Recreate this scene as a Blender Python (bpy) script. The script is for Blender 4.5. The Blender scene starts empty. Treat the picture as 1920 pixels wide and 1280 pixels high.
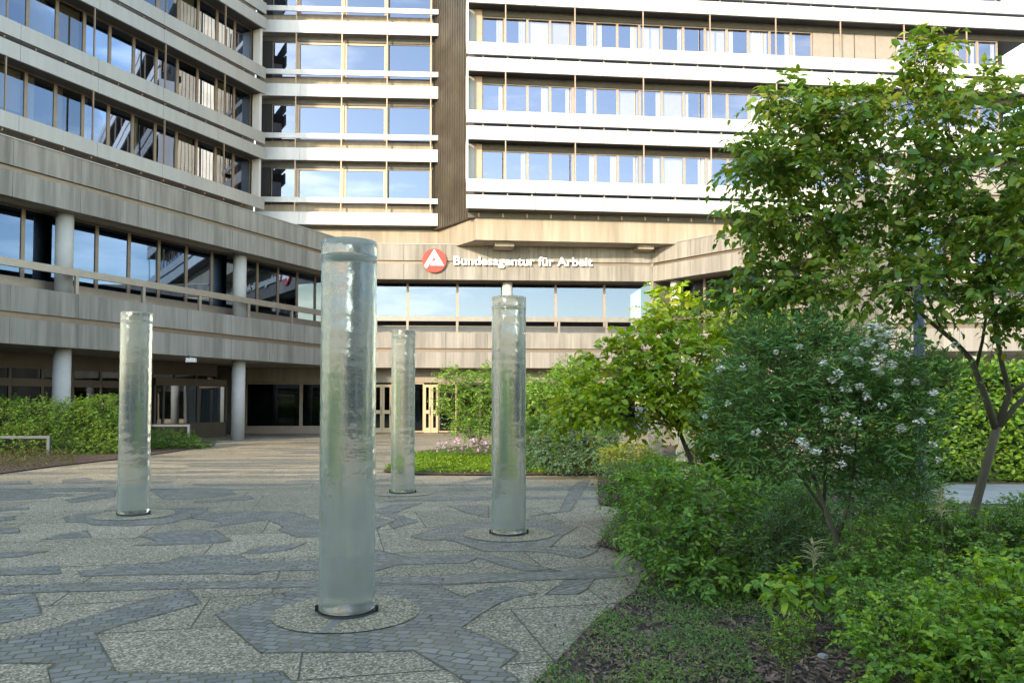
import bpy, bmesh, math, random
import numpy as np
from mathutils import Vector, Matrix
R=math.radians
scene=bpy.context.scene
col=scene.collection
# ------------------------------------------------------------------ camera
F=1450.0; PITCH=R(2.0); CH=1.65
S=757-640-F*math.tan(PITCH)
cam=bpy.data.cameras.new("camera"); camo=bpy.data.objects.new("camera",cam); col.objects.link(camo)
camo.location=(0,0,CH); camo.rotation_euler=(R(90)+PITCH,0,0)
cam.sensor_width=36; cam.lens=F*36/1920; cam.shift_y=S/1920; cam.clip_end=2000; cam.clip_start=.05
scene.camera=camo
# ------------------------------------------------------------------ sky and sun
HEAD=R(28); EL=R(19)
w=bpy.data.worlds.new("World"); scene.world=w; w.use_nodes=True
nt=w.node_tree; bgn=nt.nodes["Background"]
sk=nt.nodes.new("ShaderNodeTexSky"); sk.sky_type='NISHITA'; sk.sun_disc=False
sk.sun_elevation=EL; sk.sun_rotation=R(180)+HEAD; sk.air_density=1.0; sk.dust_density=.15; sk.ozone_density=1.0
tcw=nt.nodes.new("ShaderNodeTexCoord"); mpw=nt.nodes.new("ShaderNodeMapping"); mpw.inputs["Scale"].default_value=(2.2,2.2,11)
nw=nt.nodes.new("ShaderNodeTexNoise"); nw.inputs["Scale"].default_value=1.6; nw.inputs["Detail"].default_value=7; nw.inputs["Roughness"].default_value=.58
rw=nt.nodes.new("ShaderNodeValToRGB"); rw.color_ramp.elements[0].position=.53; rw.color_ramp.elements[1].position=.75; rw.color_ramp.elements[1].color=(.55,.55,.55,1)
mw=nt.nodes.new("ShaderNodeMix"); mw.data_type='RGBA'; hw=nt.nodes.new("ShaderNodeHueSaturation"); hw.inputs["Saturation"].default_value=.25; hw.inputs["Value"].default_value=2.0
nt.links.new(tcw.outputs["Generated"],mpw.inputs[0]); nt.links.new(mpw.outputs[0],nw.inputs[0]); nt.links.new(nw.outputs[0],rw.inputs[0]); nt.links.new(rw.outputs[0],mw.inputs[0])
nt.links.new(sk.outputs[0],hw.inputs["Color"]); nt.links.new(sk.outputs[0],mw.inputs[6]); nt.links.new(hw.outputs[0],mw.inputs[7]); nt.links.new(mw.outputs[2],bgn.inputs[0]); bgn.inputs[1].default_value=0.15
sl=bpy.data.lights.new("sun",'SUN'); sl.energy=1.5; sl.angle=R(1.5); sl.color=(1,.86,.72)
so=bpy.data.objects.new("sun",sl); col.objects.link(so)
ts=Vector((-math.sin(HEAD)*math.cos(EL),-math.cos(HEAD)*math.cos(EL),math.sin(EL)))
so.rotation_euler=ts.to_track_quat('Z','Y').to_euler(); so.location=ts*60
scene.view_settings.view_transform='Standard'; scene.view_settings.look='None'
scene.view_settings.exposure=2.35; scene.view_settings.use_white_balance=True; scene.view_settings.white_balance_temperature=8000; scene.view_settings.white_balance_tint=7; scene.view_settings.gamma=1
scene.render.engine='CYCLES'
scene.cycles.max_bounces=10; scene.cycles.transmission_bounces=8; scene.cycles.transparent_max_bounces=16
scene.cycles.caustics_reflective=False; scene.cycles.caustics_refractive=False
# ------------------------------------------------------------------ photo -> world
def ray(u,v):
    x=(u-960)/F; t=-(v-640-S)/F
    y=math.cos(PITCH)-t*math.sin(PITCH); z=math.sin(PITCH)+t*math.cos(PITCH)
    return x/y,z/y
def at(u,v,Y): a,b=ray(u,v); return Vector((a*Y,Y,CH+b*Y))
def gr(u,v,z=0):
    a,b=ray(u,v); Y=(z-CH)/b; return (a*Y,Y)
def px(Y): return Y/F       # metres per photo pixel at depth Y
# ------------------------------------------------------------------ materials
def mat(name):
    m=bpy.data.materials.new(name); m.use_nodes=True; return m,m.node_tree,m.node_tree.nodes["Principled BSDF"]
def N(t,k,**kw):
    n=t.nodes.new(k)
    for a,b in kw.items(): setattr(n,a,b)
    return n
def ramp(t,fac,stops):
    r=N(t,"ShaderNodeValToRGB"); t.links.new(fac,r.inputs[0]); e=r.color_ramp.elements
    while len(e)<len(stops): e.new(.5)
    for k,(p,c) in enumerate(stops): e[k].position=p; e[k].color=(*c,1)
    return r.outputs[0]
def noise(t,scale,detail=4,rough=.6,vec=None,sc=None,dist=0):
    tc=N(t,"ShaderNodeTexCoord"); mp=N(t,"ShaderNodeMapping")
    t.links.new(vec or tc.outputs["Object"],mp.inputs[0])
    if sc: mp.inputs["Scale"].default_value=sc
    n=N(t,"ShaderNodeTexNoise"); n.inputs["Scale"].default_value=scale; n.inputs["Detail"].default_value=detail; n.inputs["Roughness"].default_value=rough
    n.inputs["Distortion"].default_value=dist
    t.links.new(mp.outputs[0],n.inputs[0]); return n.outputs[0]
def mixc(t,f,a,b,mode='MIX'):
    m=N(t,"ShaderNodeMix",data_type='RGBA',blend_type=mode)
    for i,v in ((0,f),(6,a),(7,b)):
        if hasattr(v,'is_output'): t.links.new(v,m.inputs[i])
        else: m.inputs[i].default_value=v if i==0 else (*v,1)
    return m.outputs[2]
def bump(t,b,h,s,d=.01):
    n=N(t,"ShaderNodeBump"); n.inputs[0].default_value=s; n.inputs[1].default_value=d; t.links.new(h,n.inputs["Height"]); t.links.new(n.outputs[0],b.inputs["Normal"])
def simple(name,c,rough=.6,metal=0,var=.12,scale=3,bs=0,spec=.5):
    m,t,b=mat(name); n=noise(t,scale)
    lo=tuple(x*(1-var) for x in c); hi=tuple(min(1,x*(1+var)) for x in c)
    t.links.new(ramp(t,n,[(.3,lo),(.7,hi)]),b.inputs["Base Color"])
    b.inputs["Roughness"].default_value=rough; b.inputs["Metallic"].default_value=metal; b.inputs["Specular IOR Level"].default_value=spec
    if bs: bump(t,b,noise(t,scale*8),bs,.01)
    return m
def concrete(name,c,streak=.35,dark=.66):
    m,t,b=mat(name)
    s=noise(t,1,4,.65,sc=(2.6,2.6,.16)); s2=noise(t,1,3,.6,sc=(9,9,.35)); blot=noise(t,.7,3,.5)
    a=ramp(t,s,[(.32,tuple(x*dark for x in c)),(.47,tuple(x*.88 for x in c)),(.6,c),(.75,tuple(min(1,x*1.12) for x in c))])
    g=ramp(t,s2,[(.3,(.68,.68,.67)),(.6,(1,1,1)),(.75,(1.0,1.0,1.0))])
    o=mixc(t,streak*1.6 if streak*1.6<1 else 1.0,a,g,'MULTIPLY')
    o2=mixc(t,.35,o,ramp(t,blot,[(.3,(.75,.75,.74)),(.7,(1,1,1))]),'MULTIPLY')
    big=noise(t,1,3,.7,sc=(.9,.9,.12)); o2=mixc(t,.8,o2,ramp(t,big,[(.35,(.70,.70,.69)),(.5,(.92,.92,.91)),(.62,(1,1,1))]),'MULTIPLY')
    t.links.new(o2,b.inputs["Base Color"]); b.inputs["Roughness"].default_value=.88; b.inputs["Specular IOR Level"].default_value=.3
    bump(t,b,noise(t,40,5),.35,.008); return m
M={}
M['conc']=concrete('concrete_weathered',(.315,.298,.275))
M['concs']=concrete('concrete_smooth',(.36,.315,.26),.12,.85)
M['soffit']=simple('soffit_concrete',(.36,.34,.30),.9)
M['colu']=simple('column_concrete',(.44,.43,.42),.75,var=.06,bs=.1)
def panelm(name,c,rough,metal):
    m,t,b=mat(name)
    n=noise(t,1,2,.5,sc=(.45,.45,.1)); n2=noise(t,1,3,.6,sc=(4,4,.5))
    a=ramp(t,n,[(.35,tuple(x*.9 for x in c)),(.65,c)])
    o=mixc(t,.5,a,ramp(t,n2,[(.3,(.80,.80,.78)),(.6,(1,1,1))]),'MULTIPLY')
    t.links.new(o,b.inputs["Base Color"]); b.inputs["Roughness"].default_value=rough; b.inputs["Metallic"].default_value=metal; return m
M['white']=panelm('white_aluminium_panel',(.55,.55,.575),.4,.0)
M['grey']=panelm('grey_aluminium_panel',(.315,.325,.325),.45,.25)
M['bronze']=simple('bronze_frame',(.20,.155,.115),.42,.5,var=.1)
M['frame']=simple('beige_frame',(.34,.255,.19),.45,.3,var=.08)
M['door']=simple('golden_door_frame',(.50,.37,.23),.45,.2,var=.06)
M['dbronze']=simple('dark_bronze_frame',(.075,.062,.05),.45,.4,var=.12)
M['band_shade']=simple('dark_band_shade',(.07,.068,.062),.6,.2,var=.15)  # near black: shade under the overhanging bands painted into the colour
M['dark']=simple('dark_void',(.022,.022,.021),.8)
M['brown']=simple('brown_cladding',(.12,.105,.085),.34,.55,var=.25,scale=.7)
M['bar']=simple('rail_beam_metal',(.27,.235,.20),.38,.5,var=.1)
M['bluegrey']=simple('blue_grey_steel',(.055,.075,.095),.6,.0,var=.08)
M['room']=simple('room_wall',(.20,.17,.13),.9,var=.3,scale=.8)
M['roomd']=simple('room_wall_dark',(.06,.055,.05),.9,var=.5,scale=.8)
M['rooms']=simple('room_ceiling',(.12,.11,.10),.9)
M['curt']=simple('white_curtain',(.85,.83,.76),.9,var=.08)
M['blind']=simple('cream_blind',(.74,.69,.52),.9,var=.05)
M['shut']=simple('grey_shutter_panel',(.24,.215,.195),.6,var=.08)
M['letter']=simple('letter_white',(.85,.85,.85),.35,var=.02)
M['red']=simple('logo_red',(.52,.025,.012),.35,var=.03)
M['bark']=concrete('bark',(.20,.175,.12),.5,.5); M['stem']=simple('green_stem',(.10,.11,.04),.8,var=.3)
M['lampw']=simple('lamp_housing',(.6,.6,.58),.4)
M['flower']=simple('white_petals',(.80,.80,.70),.8,var=.08,scale=40)
M['pink']=simple('pink_petals',(.42,.26,.40),.8,var=.2,scale=20)
M['cream']=simple('cream_plume',(.36,.35,.17),.9,var=.15,scale=20)
def glass(name,tint,refl,trans,wob=.012,top=1):
    m,t,b=mat(name); t.nodes.remove(b)
    out=t.nodes["Material Output"]
    g=N(t,"ShaderNodeBsdfGlossy"); g.inputs["Roughness"].default_value=.015; g.inputs[0].default_value=(*tint,1)
    tr=N(t,"ShaderNodeBsdfTransparent"); tr.inputs[0].default_value=(*trans,1)
    fr=N(t,"ShaderNodeLayerWeight"); fr.inputs[0].default_value=.35
    mr=N(t,"ShaderNodeMapRange"); t.links.new(fr.outputs["Fresnel"],mr.inputs[0]); mr.inputs[3].default_value=refl; mr.inputs[4].default_value=top
    mx=N(t,"ShaderNodeMixShader"); t.links.new(mr.outputs[0],mx.inputs[0]); t.links.new(tr.outputs[0],mx.inputs[1]); t.links.new(g.outputs[0],mx.inputs[2])
    n=noise(t,.6,1); bp=N(t,"ShaderNodeBump"); bp.inputs[0].default_value=wob*8; bp.inputs[1].default_value=.02; t.links.new(n,bp.inputs["Height"]); t.links.new(bp.outputs[0],g.inputs["Normal"])
    t.links.new(mx.outputs[0],out.inputs[0]); return m
M['gl_sky']=glass('reflective_glazing',(.19,.215,.275),.62,(.30,.34,.36))
M['gl_tow']=glass('tower_glazing',(.20,.26,.37),.40,(.50,.48,.42))
M['gl_rt']=glass('right_tower_glazing',(.50,.52,.66),.40,(.86,.86,.84))
M['gl_left']=glass('left_wing_glazing',(.11,.165,.26),.6,(.22,.25,.26))
M['gl_mid']=glass('mirror_glazing',(.22,.25,.325),.7,(.2,.22,.22))
M['gl_dark']=glass('dark_glazing',(.45,.55,.65),.07,(.25,.28,.30),top=.35)
# column glass
def colglass(name,milk,rough):
    m,t,b=mat(name); out=t.nodes["Material Output"]
    b.inputs["Transmission Weight"].default_value=1; b.inputs["IOR"].default_value=1.38
    b.inputs["Base Color"].default_value=(.92,.975,.95,1)
    r=noise(t,5,4,.6); mr=N(t,"ShaderNodeMapRange"); t.links.new(r,mr.inputs[0]); mr.inputs[1].default_value=.35; mr.inputs[2].default_value=.7; mr.inputs[3].default_value=rough*.5; mr.inputs[4].default_value=rough*1.6
    t.links.new(mr.outputs[0],b.inputs["Roughness"])
    n1=noise(t,1,3,.6,sc=(16,16,9)); n2=noise(t,1,2,.5,sc=(3,3,55)); n3=noise(t,60,3)
    ad=N(t,"ShaderNodeMath",operation='ADD'); t.links.new(n1,ad.inputs[0]); 
    ml=N(t,"ShaderNodeMath",operation='MULTIPLY'); t.links.new(n2,ml.inputs[0]); ml.inputs[1].default_value=.07; t.links.new(ml.outputs[0],ad.inputs[1])
    ml2=N(t,"ShaderNodeMath",operation='MULTIPLY_ADD'); t.links.new(n3,ml2.inputs[0]); ml2.inputs[1].default_value=.16; t.links.new(ad.outputs[0],ml2.inputs[2])
    bp=N(t,"ShaderNodeBump"); bp.inputs[0].default_value=.6; bp.inputs[1].default_value=.014; t.links.new(ml2.outputs[0],bp.inputs["Height"]); t.links.new(bp.outputs[0],b.inputs["Normal"])
    d=N(t,"ShaderNodeBsdfDiffuse"); t2=N(t,"ShaderNodeBsdfTranslucent")
    for q in (d,t2): q.inputs[0].default_value=(.56,.65,.60,1)
    m1=N(t,"ShaderNodeMixShader"); m1.inputs[0].default_value=.45; t.links.new(d.outputs[0],m1.inputs[1]); t.links.new(t2.outputs[0],m1.inputs[2])
    lw=N(t,"ShaderNodeLayerWeight"); lw.inputs[0].default_value=.5
    mk=N(t,"ShaderNodeMapRange"); t.links.new(lw.outputs["Facing"],mk.inputs[0]); mk.inputs[3].default_value=milk; mk.inputs[4].default_value=min(1,milk+.22)
    m2=N(t,"ShaderNodeMixShader"); t.links.new(mk.outputs[0],m2.inputs[0]); t.links.new(b.outputs[0],m2.inputs[1]); t.links.new(m1.outputs[0],m2.inputs[2])
    t.links.new(m2.outputs[0],out.inputs[0]); return m
M['cglass']=colglass('cast_glass',.20,.10)
M['ccap']=colglass('cast_glass_cap',.12,.2)
# paving
def uvn(t): 
    u=N(t,"ShaderNodeUVMap"); return u.outputs[0]
def pav_aggregate(pad=False):
    m,t,b=mat('exposed_aggregate'); 
    v=N(t,"ShaderNodeTexVoronoi"); v.inputs["Scale"].default_value=72; tc=N(t,"ShaderNodeTexCoord"); t.links.new(tc.outputs["Object"],v.inputs[0])
    bw=N(t,"ShaderNodeRGBToBW"); t.links.new(v.outputs["Color"],bw.inputs[0])
    a=ramp(t,bw.outputs[0],[(.18,(.14,.13,.105)),(.45,(.27,.255,.21)),(.68,(.40,.38,.32)),(.88,(.66,.64,.55))])
    at_=N(t,"ShaderNodeAttribute"); at_.attribute_name='rnd'
    tone=ramp(t,at_.outputs["Fac"],[(0,(.78,.70,.58)),(.5,(.90,.80,.67)),(1,(1.02,.90,.74))])
    o=mixc(t,1.0,a,(1.0,.90,.72) if pad else tone,'MULTIPLY')
    dirt=noise(t,.8,5,.7); o=mixc(t,.55,o,ramp(t,dirt,[(.3,(.6,.61,.58)),(.65,(1,1,1))]),'MULTIPLY')
    t.links.new(o,b.inputs["Base Color"]); b.inputs["Roughness"].default_value=.85
    bump(t,b,v.outputs["Distance"],.6,.006); return m
M['agg']=pav_aggregate(); M['pad']=pav_aggregate(True)
def pav_setts():
    m,t,b=mat('basalt_setts')
    uv=N(t,"ShaderNodeUVMap"); nz=N(t,"ShaderNodeTexNoise"); nz.inputs["Scale"].default_value=2.2; t.links.new(uv.outputs[0],nz.inputs[0])
    mv=N(t,"ShaderNodeVectorMath",operation='MULTIPLY_ADD'); t.links.new(nz.outputs["Color"],mv.inputs[0]); mv.inputs[1].default_value=(.55,.55,0); nz.inputs['Scale'].default_value=.55; t.links.new(uv.outputs[0],mv.inputs[2])
    nz2=N(t,'ShaderNodeTexNoise'); nz2.inputs['Scale'].default_value=7; t.links.new(uv.outputs[0],nz2.inputs[0]); mv2=N(t,'ShaderNodeVectorMath',operation='MULTIPLY_ADD'); t.links.new(nz2.outputs['Color'],mv2.inputs[0]); mv2.inputs[1].default_value=(.07,.05,0); t.links.new(mv.outputs[0],mv2.inputs[2]); mv=mv2
    br=N(t,"ShaderNodeTexBrick"); t.links.new(mv.outputs[0],br.inputs[0])
    br.inputs["Scale"].default_value=1; br.inputs["Brick Width"].default_value=.115; br.inputs["Row Height"].default_value=.088; br.inputs["Mortar Size"].default_value=.007; br.inputs["Mortar Smooth"].default_value=.3; br.inputs["Bias"].default_value=0
    br.inputs["Color1"].default_value=(.15,.146,.13,1); br.inputs["Color2"].default_value=(.245,.235,.208,1)
    g=noise(t,2.5,3,.6); joint=ramp(t,g,[(.38,(.06,.055,.045)),(.5,(.11,.11,.035)),(.62,(.17,.14,.05))])
    o=mixc(t,br.outputs["Fac"],br.outputs["Color"],joint)
    sp=noise(t,90,3); o=mixc(t,.4,o,ramp(t,sp,[(.35,(.75,.75,.75)),(.7,(1.0,1.0,1.0))]),'MULTIPLY')
    t.links.new(o,b.inputs["Base Color"]); b.inputs["Roughness"].default_value=.62
    iv=N(t,"ShaderNodeMath",operation='SUBTRACT'); iv.inputs[0].default_value=1; t.links.new(br.outputs["Fac"],iv.inputs[1]); bump(t,b,iv.outputs[0],.8,.012); return m
M['sett']=pav_setts()
M['joint']=simple('slab_joint',(.085,.085,.055),.95,var=.5,scale=3)
M['path']=simple('path_concrete',(.33,.32,.30),.85,var=.15,scale=2,bs=.2)
M['steel']=simple('channel_steel',(.03,.035,.035),.5,.3)
def soilm():
    m,t,b=mat('mulch_soil'); v=N(t,"ShaderNodeTexVoronoi"); v.inputs["Scale"].default_value=45; tc=N(t,"ShaderNodeTexCoord"); mp=N(t,"ShaderNodeMapping"); mp.inputs["Scale"].default_value=(1,.45,1); t.links.new(tc.outputs["Object"],mp.inputs[0]); t.links.new(mp.outputs[0],v.inputs[0])
    bw=N(t,"ShaderNodeRGBToBW"); t.links.new(v.outputs["Color"],bw.inputs[0])
    t.links.new(ramp(t,bw.outputs[0],[(.2,(.02,.013,.009)),(.6,(.075,.045,.03)),(.85,(.19,.13,.095))]),b.inputs["Base Color"]); b.inputs["Roughness"].default_value=.95
    bump(t,b,v.outputs["Distance"],1,.02); return m
M['soil']=soilm()
def leafm(name,c0,c1,c2,trans=.35,gloss=.45,clump=1.2):
    m,t,b=mat(name); out=t.nodes["Material Output"]
    a=N(t,"ShaderNodeAttribute"); a.attribute_name='rnd'
    n=noise(t,clump,2,.5)
    ad=N(t,"ShaderNodeMath",operation='MULTIPLY_ADD'); t.links.new(n,ad.inputs[0]); ad.inputs[1].default_value=1.1; 
    ml=N(t,"ShaderNodeMath",operation='MULTIPLY_ADD'); t.links.new(a.outputs["Fac"],ml.inputs[0]); ml.inputs[1].default_value=.95; ml.inputs[2].default_value=-.5
    t.links.new(ml.outputs[0],ad.inputs[2])
    cc=ramp(t,ad.outputs[0],[(.12,c0),(.5,c1),(.88,c2)])
    t.links.new(cc,b.inputs["Base Color"]); b.inputs["Roughness"].default_value=gloss; b.inputs["Specular IOR Level"].default_value=.4
    tr=N(t,"ShaderNodeBsdfTranslucent"); hs=N(t,"ShaderNodeHueSaturation"); hs.inputs["Hue"].default_value=.485; hs.inputs["Saturation"].default_value=1.1; hs.inputs["Value"].default_value=1.5; t.links.new(cc,hs.inputs["Color"]); t.links.new(hs.outputs[0],tr.inputs[0])
    mx=N(t,"ShaderNodeMixShader"); mx.inputs[0].default_value=trans; t.links.new(b.outputs[0],mx.inputs[1]); t.links.new(tr.outputs[0],mx.inputs[2]); t.links.new(mx.outputs[0],out.inputs[0]); return m
L={}
L['tree']=leafm('leaf_dogwood',(.09,.19,.035),(.15,.29,.045),(.31,.37,.055))
L['vib']=leafm('leaf_narrow',(.075,.20,.06),(.125,.30,.08),(.21,.38,.09),.28)
L['yg']=leafm('leaf_yellowgreen',(.15,.29,.03),(.26,.41,.035),(.40,.47,.045))
L['mid']=leafm('leaf_mid',(.08,.20,.035),(.14,.31,.045),(.25,.40,.055))
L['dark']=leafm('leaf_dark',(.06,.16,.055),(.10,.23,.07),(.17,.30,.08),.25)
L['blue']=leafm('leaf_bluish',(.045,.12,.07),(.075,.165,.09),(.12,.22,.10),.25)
L['berb']=leafm('leaf_berberis',(.11,.25,.035),(.19,.37,.045),(.32,.46,.05))
L['lime']=leafm('leaf_lime',(.15,.22,.03),(.26,.32,.04),(.38,.40,.06))
L['hedge']=leafm('leaf_hedge',(.055,.15,.025),(.10,.23,.03),(.18,.30,.04))
L['lawn']=leafm('leaf_groundcover',(.08,.18,.012),(.12,.24,.015),(.20,.30,.02))
L['brown']=leafm('leaf_brownish',(.04,.055,.02),(.075,.09,.03),(.13,.11,.04))
L['gc']=leafm('leaf_lowcover',(.08,.18,.05),(.13,.27,.06),(.23,.33,.075))
# ------------------------------------------------------------------ object helpers
def origin(o):
    v=Vector((0,0,0))
    while o: v+=o.location; o=o.parent
    return v
def tag(o,label=None,cat=None,group=None,kind=None):
    if label: o['label']=label
    if cat: o['category']=cat
    if group: o['group']=group
    if kind: o['kind']=kind
    return o
def empty(name,loc,label,cat,group=None):
    o=bpy.data.objects.new(name,None); o.empty_display_size=.3; col.objects.link(o); o.location=loc; return tag(o,label,cat,group)
class MB:
    def __init__(s): s.v=[]; s.f=[]; s.uv=None
    def hexa(s,p):
        b=len(s.v); s.v+=[tuple(q) for q in p]
        for f in ((0,3,2,1),(4,5,6,7),(0,1,5,4),(1,2,6,5),(2,3,7,6),(3,0,4,7)): s.f.append(tuple(b+i for i in f))
    def box(s,x0,x1,y0,y1,z0,z1): s.hexa([(x0,y0,z0),(x1,y0,z0),(x1,y1,z0),(x0,y1,z0),(x0,y0,z1),(x1,y0,z1),(x1,y1,z1),(x0,y1,z1)])
    def lbox(s,l,s0,s1,n0,n1,z0,z1):
        a=l.p(s0,n0);b=l.p(s1,n0);c=l.p(s1,n1);d=l.p(s0,n1)
        s.hexa([(*a,z0),(*b,z0),(*c,z0),(*d,z0),(*a,z1),(*b,z1),(*c,z1),(*d,z1)])
    def prism(s,poly,z0,z1):
        b=len(s.v); n=len(poly); s.v+=[(*p[:2],z0) for p in poly]+[(*p[:2],z1) for p in poly]
        s.f.append(tuple(range(b+n-1,b-1,-1))); s.f.append(tuple(range(b+n,b+2*n)))
        for i in range(n): j=(i+1)%n; s.f.append((b+i,b+j,b+n+j,b+n+i))
    def lathe(s,c,prof,seg=32):
        b=len(s.v)
        for r,z in prof:
            for k in range(seg): a=2*math.pi*k/seg; s.v.append((c[0]+r*math.cos(a),c[1]+r*math.sin(a),c[2]+z))
        m=len(prof)
        for i in range(m-1):
            for k in range(seg): k2=(k+1)%seg; s.f.append((b+i*seg+k,b+i*seg+k2,b+(i+1)*seg+k2,b+(i+1)*seg+k))
        s.f.append(tuple(b+k for k in range(seg-1,-1,-1))); s.f.append(tuple(b+(m-1)*seg+k for k in range(seg)))
    def tube(s,pts,rad,seg=6):
        pts=[Vector(p) for p in pts]; b=len(s.v); n=len(pts)
        for i,p in enumerate(pts):
            d=(pts[min(i+1,n-1)]-pts[max(i-1,0)]); d=d.normalized() if d.length>1e-9 else Vector((0,0,1))
            u=d.cross(Vector((.3,.9,.1))).normalized(); w_=d.cross(u); r=rad[i] if hasattr(rad,'__len__') else rad
            for k in range(seg): a=2*math.pi*k/seg; s.v.append(tuple(p+u*r*math.cos(a)+w_*r*math.sin(a)))
        for i in range(n-1):
            for k in range(seg): k2=(k+1)%seg; s.f.append((b+i*seg+k,b+i*seg+k2,b+(i+1)*seg+k2,b+(i+1)*seg+k))
        s.f.append(tuple(b+k for k in range(seg-1,-1,-1))); s.f.append(tuple(b+(n-1)*seg+k for k in range(seg)))
    def build(s,name,m,parent=None,smooth=False,bevel=0):
        me=bpy.data.meshes.new(name); o0=origin(parent) if parent else Vector((0,0,0))
        me.from_pydata([(a-o0.x,b-o0.y,c-o0.z) for a,b,c in s.v],[],s.f); me.update()
        bm=bmesh.new(); bm.from_mesh(me); bmesh.ops.recalc_face_normals(bm,faces=bm.faces); bm.to_mesh(me); bm.free()
        if smooth:
            me.polygons.foreach_set("use_smooth",[len(p.vertices)==4 for p in me.polygons])
        me.materials.append(m); o=bpy.data.objects.new(name,me); col.objects.link(o); o.parent=parent
        if bevel: bv=o.modifiers.new("bevel",'BEVEL'); bv.width=bevel; bv.segments=2
        return o
class Line:
    def __init__(s,P,Q,flip=False):
        s.P=Vector(P[:2]); d=Vector(Q[:2])-s.P; s.len=d.length; s.d=d.normalized(); n=Vector((s.d.y,-s.d.x))
        s.n=-n if flip else n
    def p(s,t,n=0): q=s.P+s.d*t+s.n*n; return (q.x,q.y)
    def u(s,u,n=0,v=640):
        a=ray(u,v)[0]; P=s.P+s.n*n
        return (a*P.y-P.x)/(s.d.x-a*s.d.y)
def spans(a,b,step):
    n=max(1,round((b-a)/step)); return [(a+(b-a)*i/n,a+(b-a)*(i+1)/n) for i in range(n)]
def window(l,s0,s1,n,z0,z1,root,fm,gm,fw=.05,inner=None,label=None,extra=None):
    f=MB()
    f.lbox(l,s0,s0+fw,n-.06,n+.02,z0,z1); f.lbox(l,s1-fw,s1,n-.06,n+.02,z0,z1)
    f.lbox(l,s0+fw,s1-fw,n-.06,n+.02,z0,z0+fw); f.lbox(l,s0+fw,s1-fw,n-.06,n+.02,z1-fw,z1)
    w_=f.build('window',fm,root)
    g=MB(); a=l.p(s0+fw,n-.02); b=l.p(s1-fw,n-.02); g.v=[(*a,z0+fw),(*b,z0+fw),(*b,z1-fw),(*a,z1-fw)]; g.f=[(0,1,2,3)]
    g.build('pane',gm,w_)
    if inner: inner(l,s0+fw,s1-fw,n,z0+fw,z1-fw,w_)
    return w_
rng=random.Random(7)
def drape(l,a,b,n,z0,z1,parent,m,name='curtain',amp=.03,pitch=.12):
    q=MB(); k=max(2,int((b-a)/pitch*2)); vs=[]
    for i in range(k+1):
        t=a+(b-a)*i/k; o=n+(amp if i%2 else -amp); vs.append(l.p(t,o))
    for (x,y) in vs: q.v.append((x,y,z0)); q.v.append((x,y,z1))
    for i in range(k): q.f.append((2*i,2*i+2,2*i+3,2*i+1))
    return q.build(name,m,parent)
# ------------------------------------------------------------------ ground
def sheet(name,poly,z,m,kind='structure',ang=0,polar=None):
    me=bpy.data.meshes.new(name); bm=bmesh.new(); vs=[bm.verts.new((p[0],p[1],z)) for p in poly]; f=bm.faces.new(vs)
    if f.normal.z<0: f.normal_flip()
    f.normal_update()
    if f.calc_area()>0: 
        bm.normal_update()
        if f.normal.z<0: f.normal_flip()
    ul=bm.loops.layers.uv.new("UVMap"); c,s_=math.cos(ang),math.sin(ang)
    for lp in f.loops:
        x,y=lp.vert.co.x,lp.vert.co.y; lp[ul].uv=(x*c+y*s_,-x*s_+y*c)
    bm.to_mesh(me); bm.free(); me.materials.append(m)
    o=bpy.data.objects.new(name,me); col.objects.link(o)
    if kind: o['kind']=kind
    return o
def ring(name,c,r0,r1,z,m,a0=0,a1=2*math.pi,seg=96):
    me=bpy.data.meshes.new(name); bm=bmesh.new(); ul=bm.loops.layers.uv.new("UVMap"); nr=max(1,int((r1-r0)/.088))
    for k in range(seg):
        t0=a0+(a1-a0)*k/seg; t1=a0+(a1-a0)*(k+1)/seg; rm=(r0+r1)/2
        q=[(r0,t0),(r1,t0),(r1,t1),(r0,t1)]
        f=bm.faces.new([bm.verts.new((c[0]+r*math.cos(t),c[1]+r*math.sin(t),z)) for r,t in q])
        for lp,(r,t) in zip(f.loops,q): lp[ul].uv=(t*rm,r)
        f.normal_update()
        if f.normal.z<0: f.normal_flip()
    bm.to_mesh(me); bm.free(); me.materials.append(m); o=bpy.data.objects.new(name,me); col.objects.link(o); o['kind']='structure'; return o
sheet('ground',[(-400,-400),(400,-400),(400,600),(-400,600)],-.012,M['path'])
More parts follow.
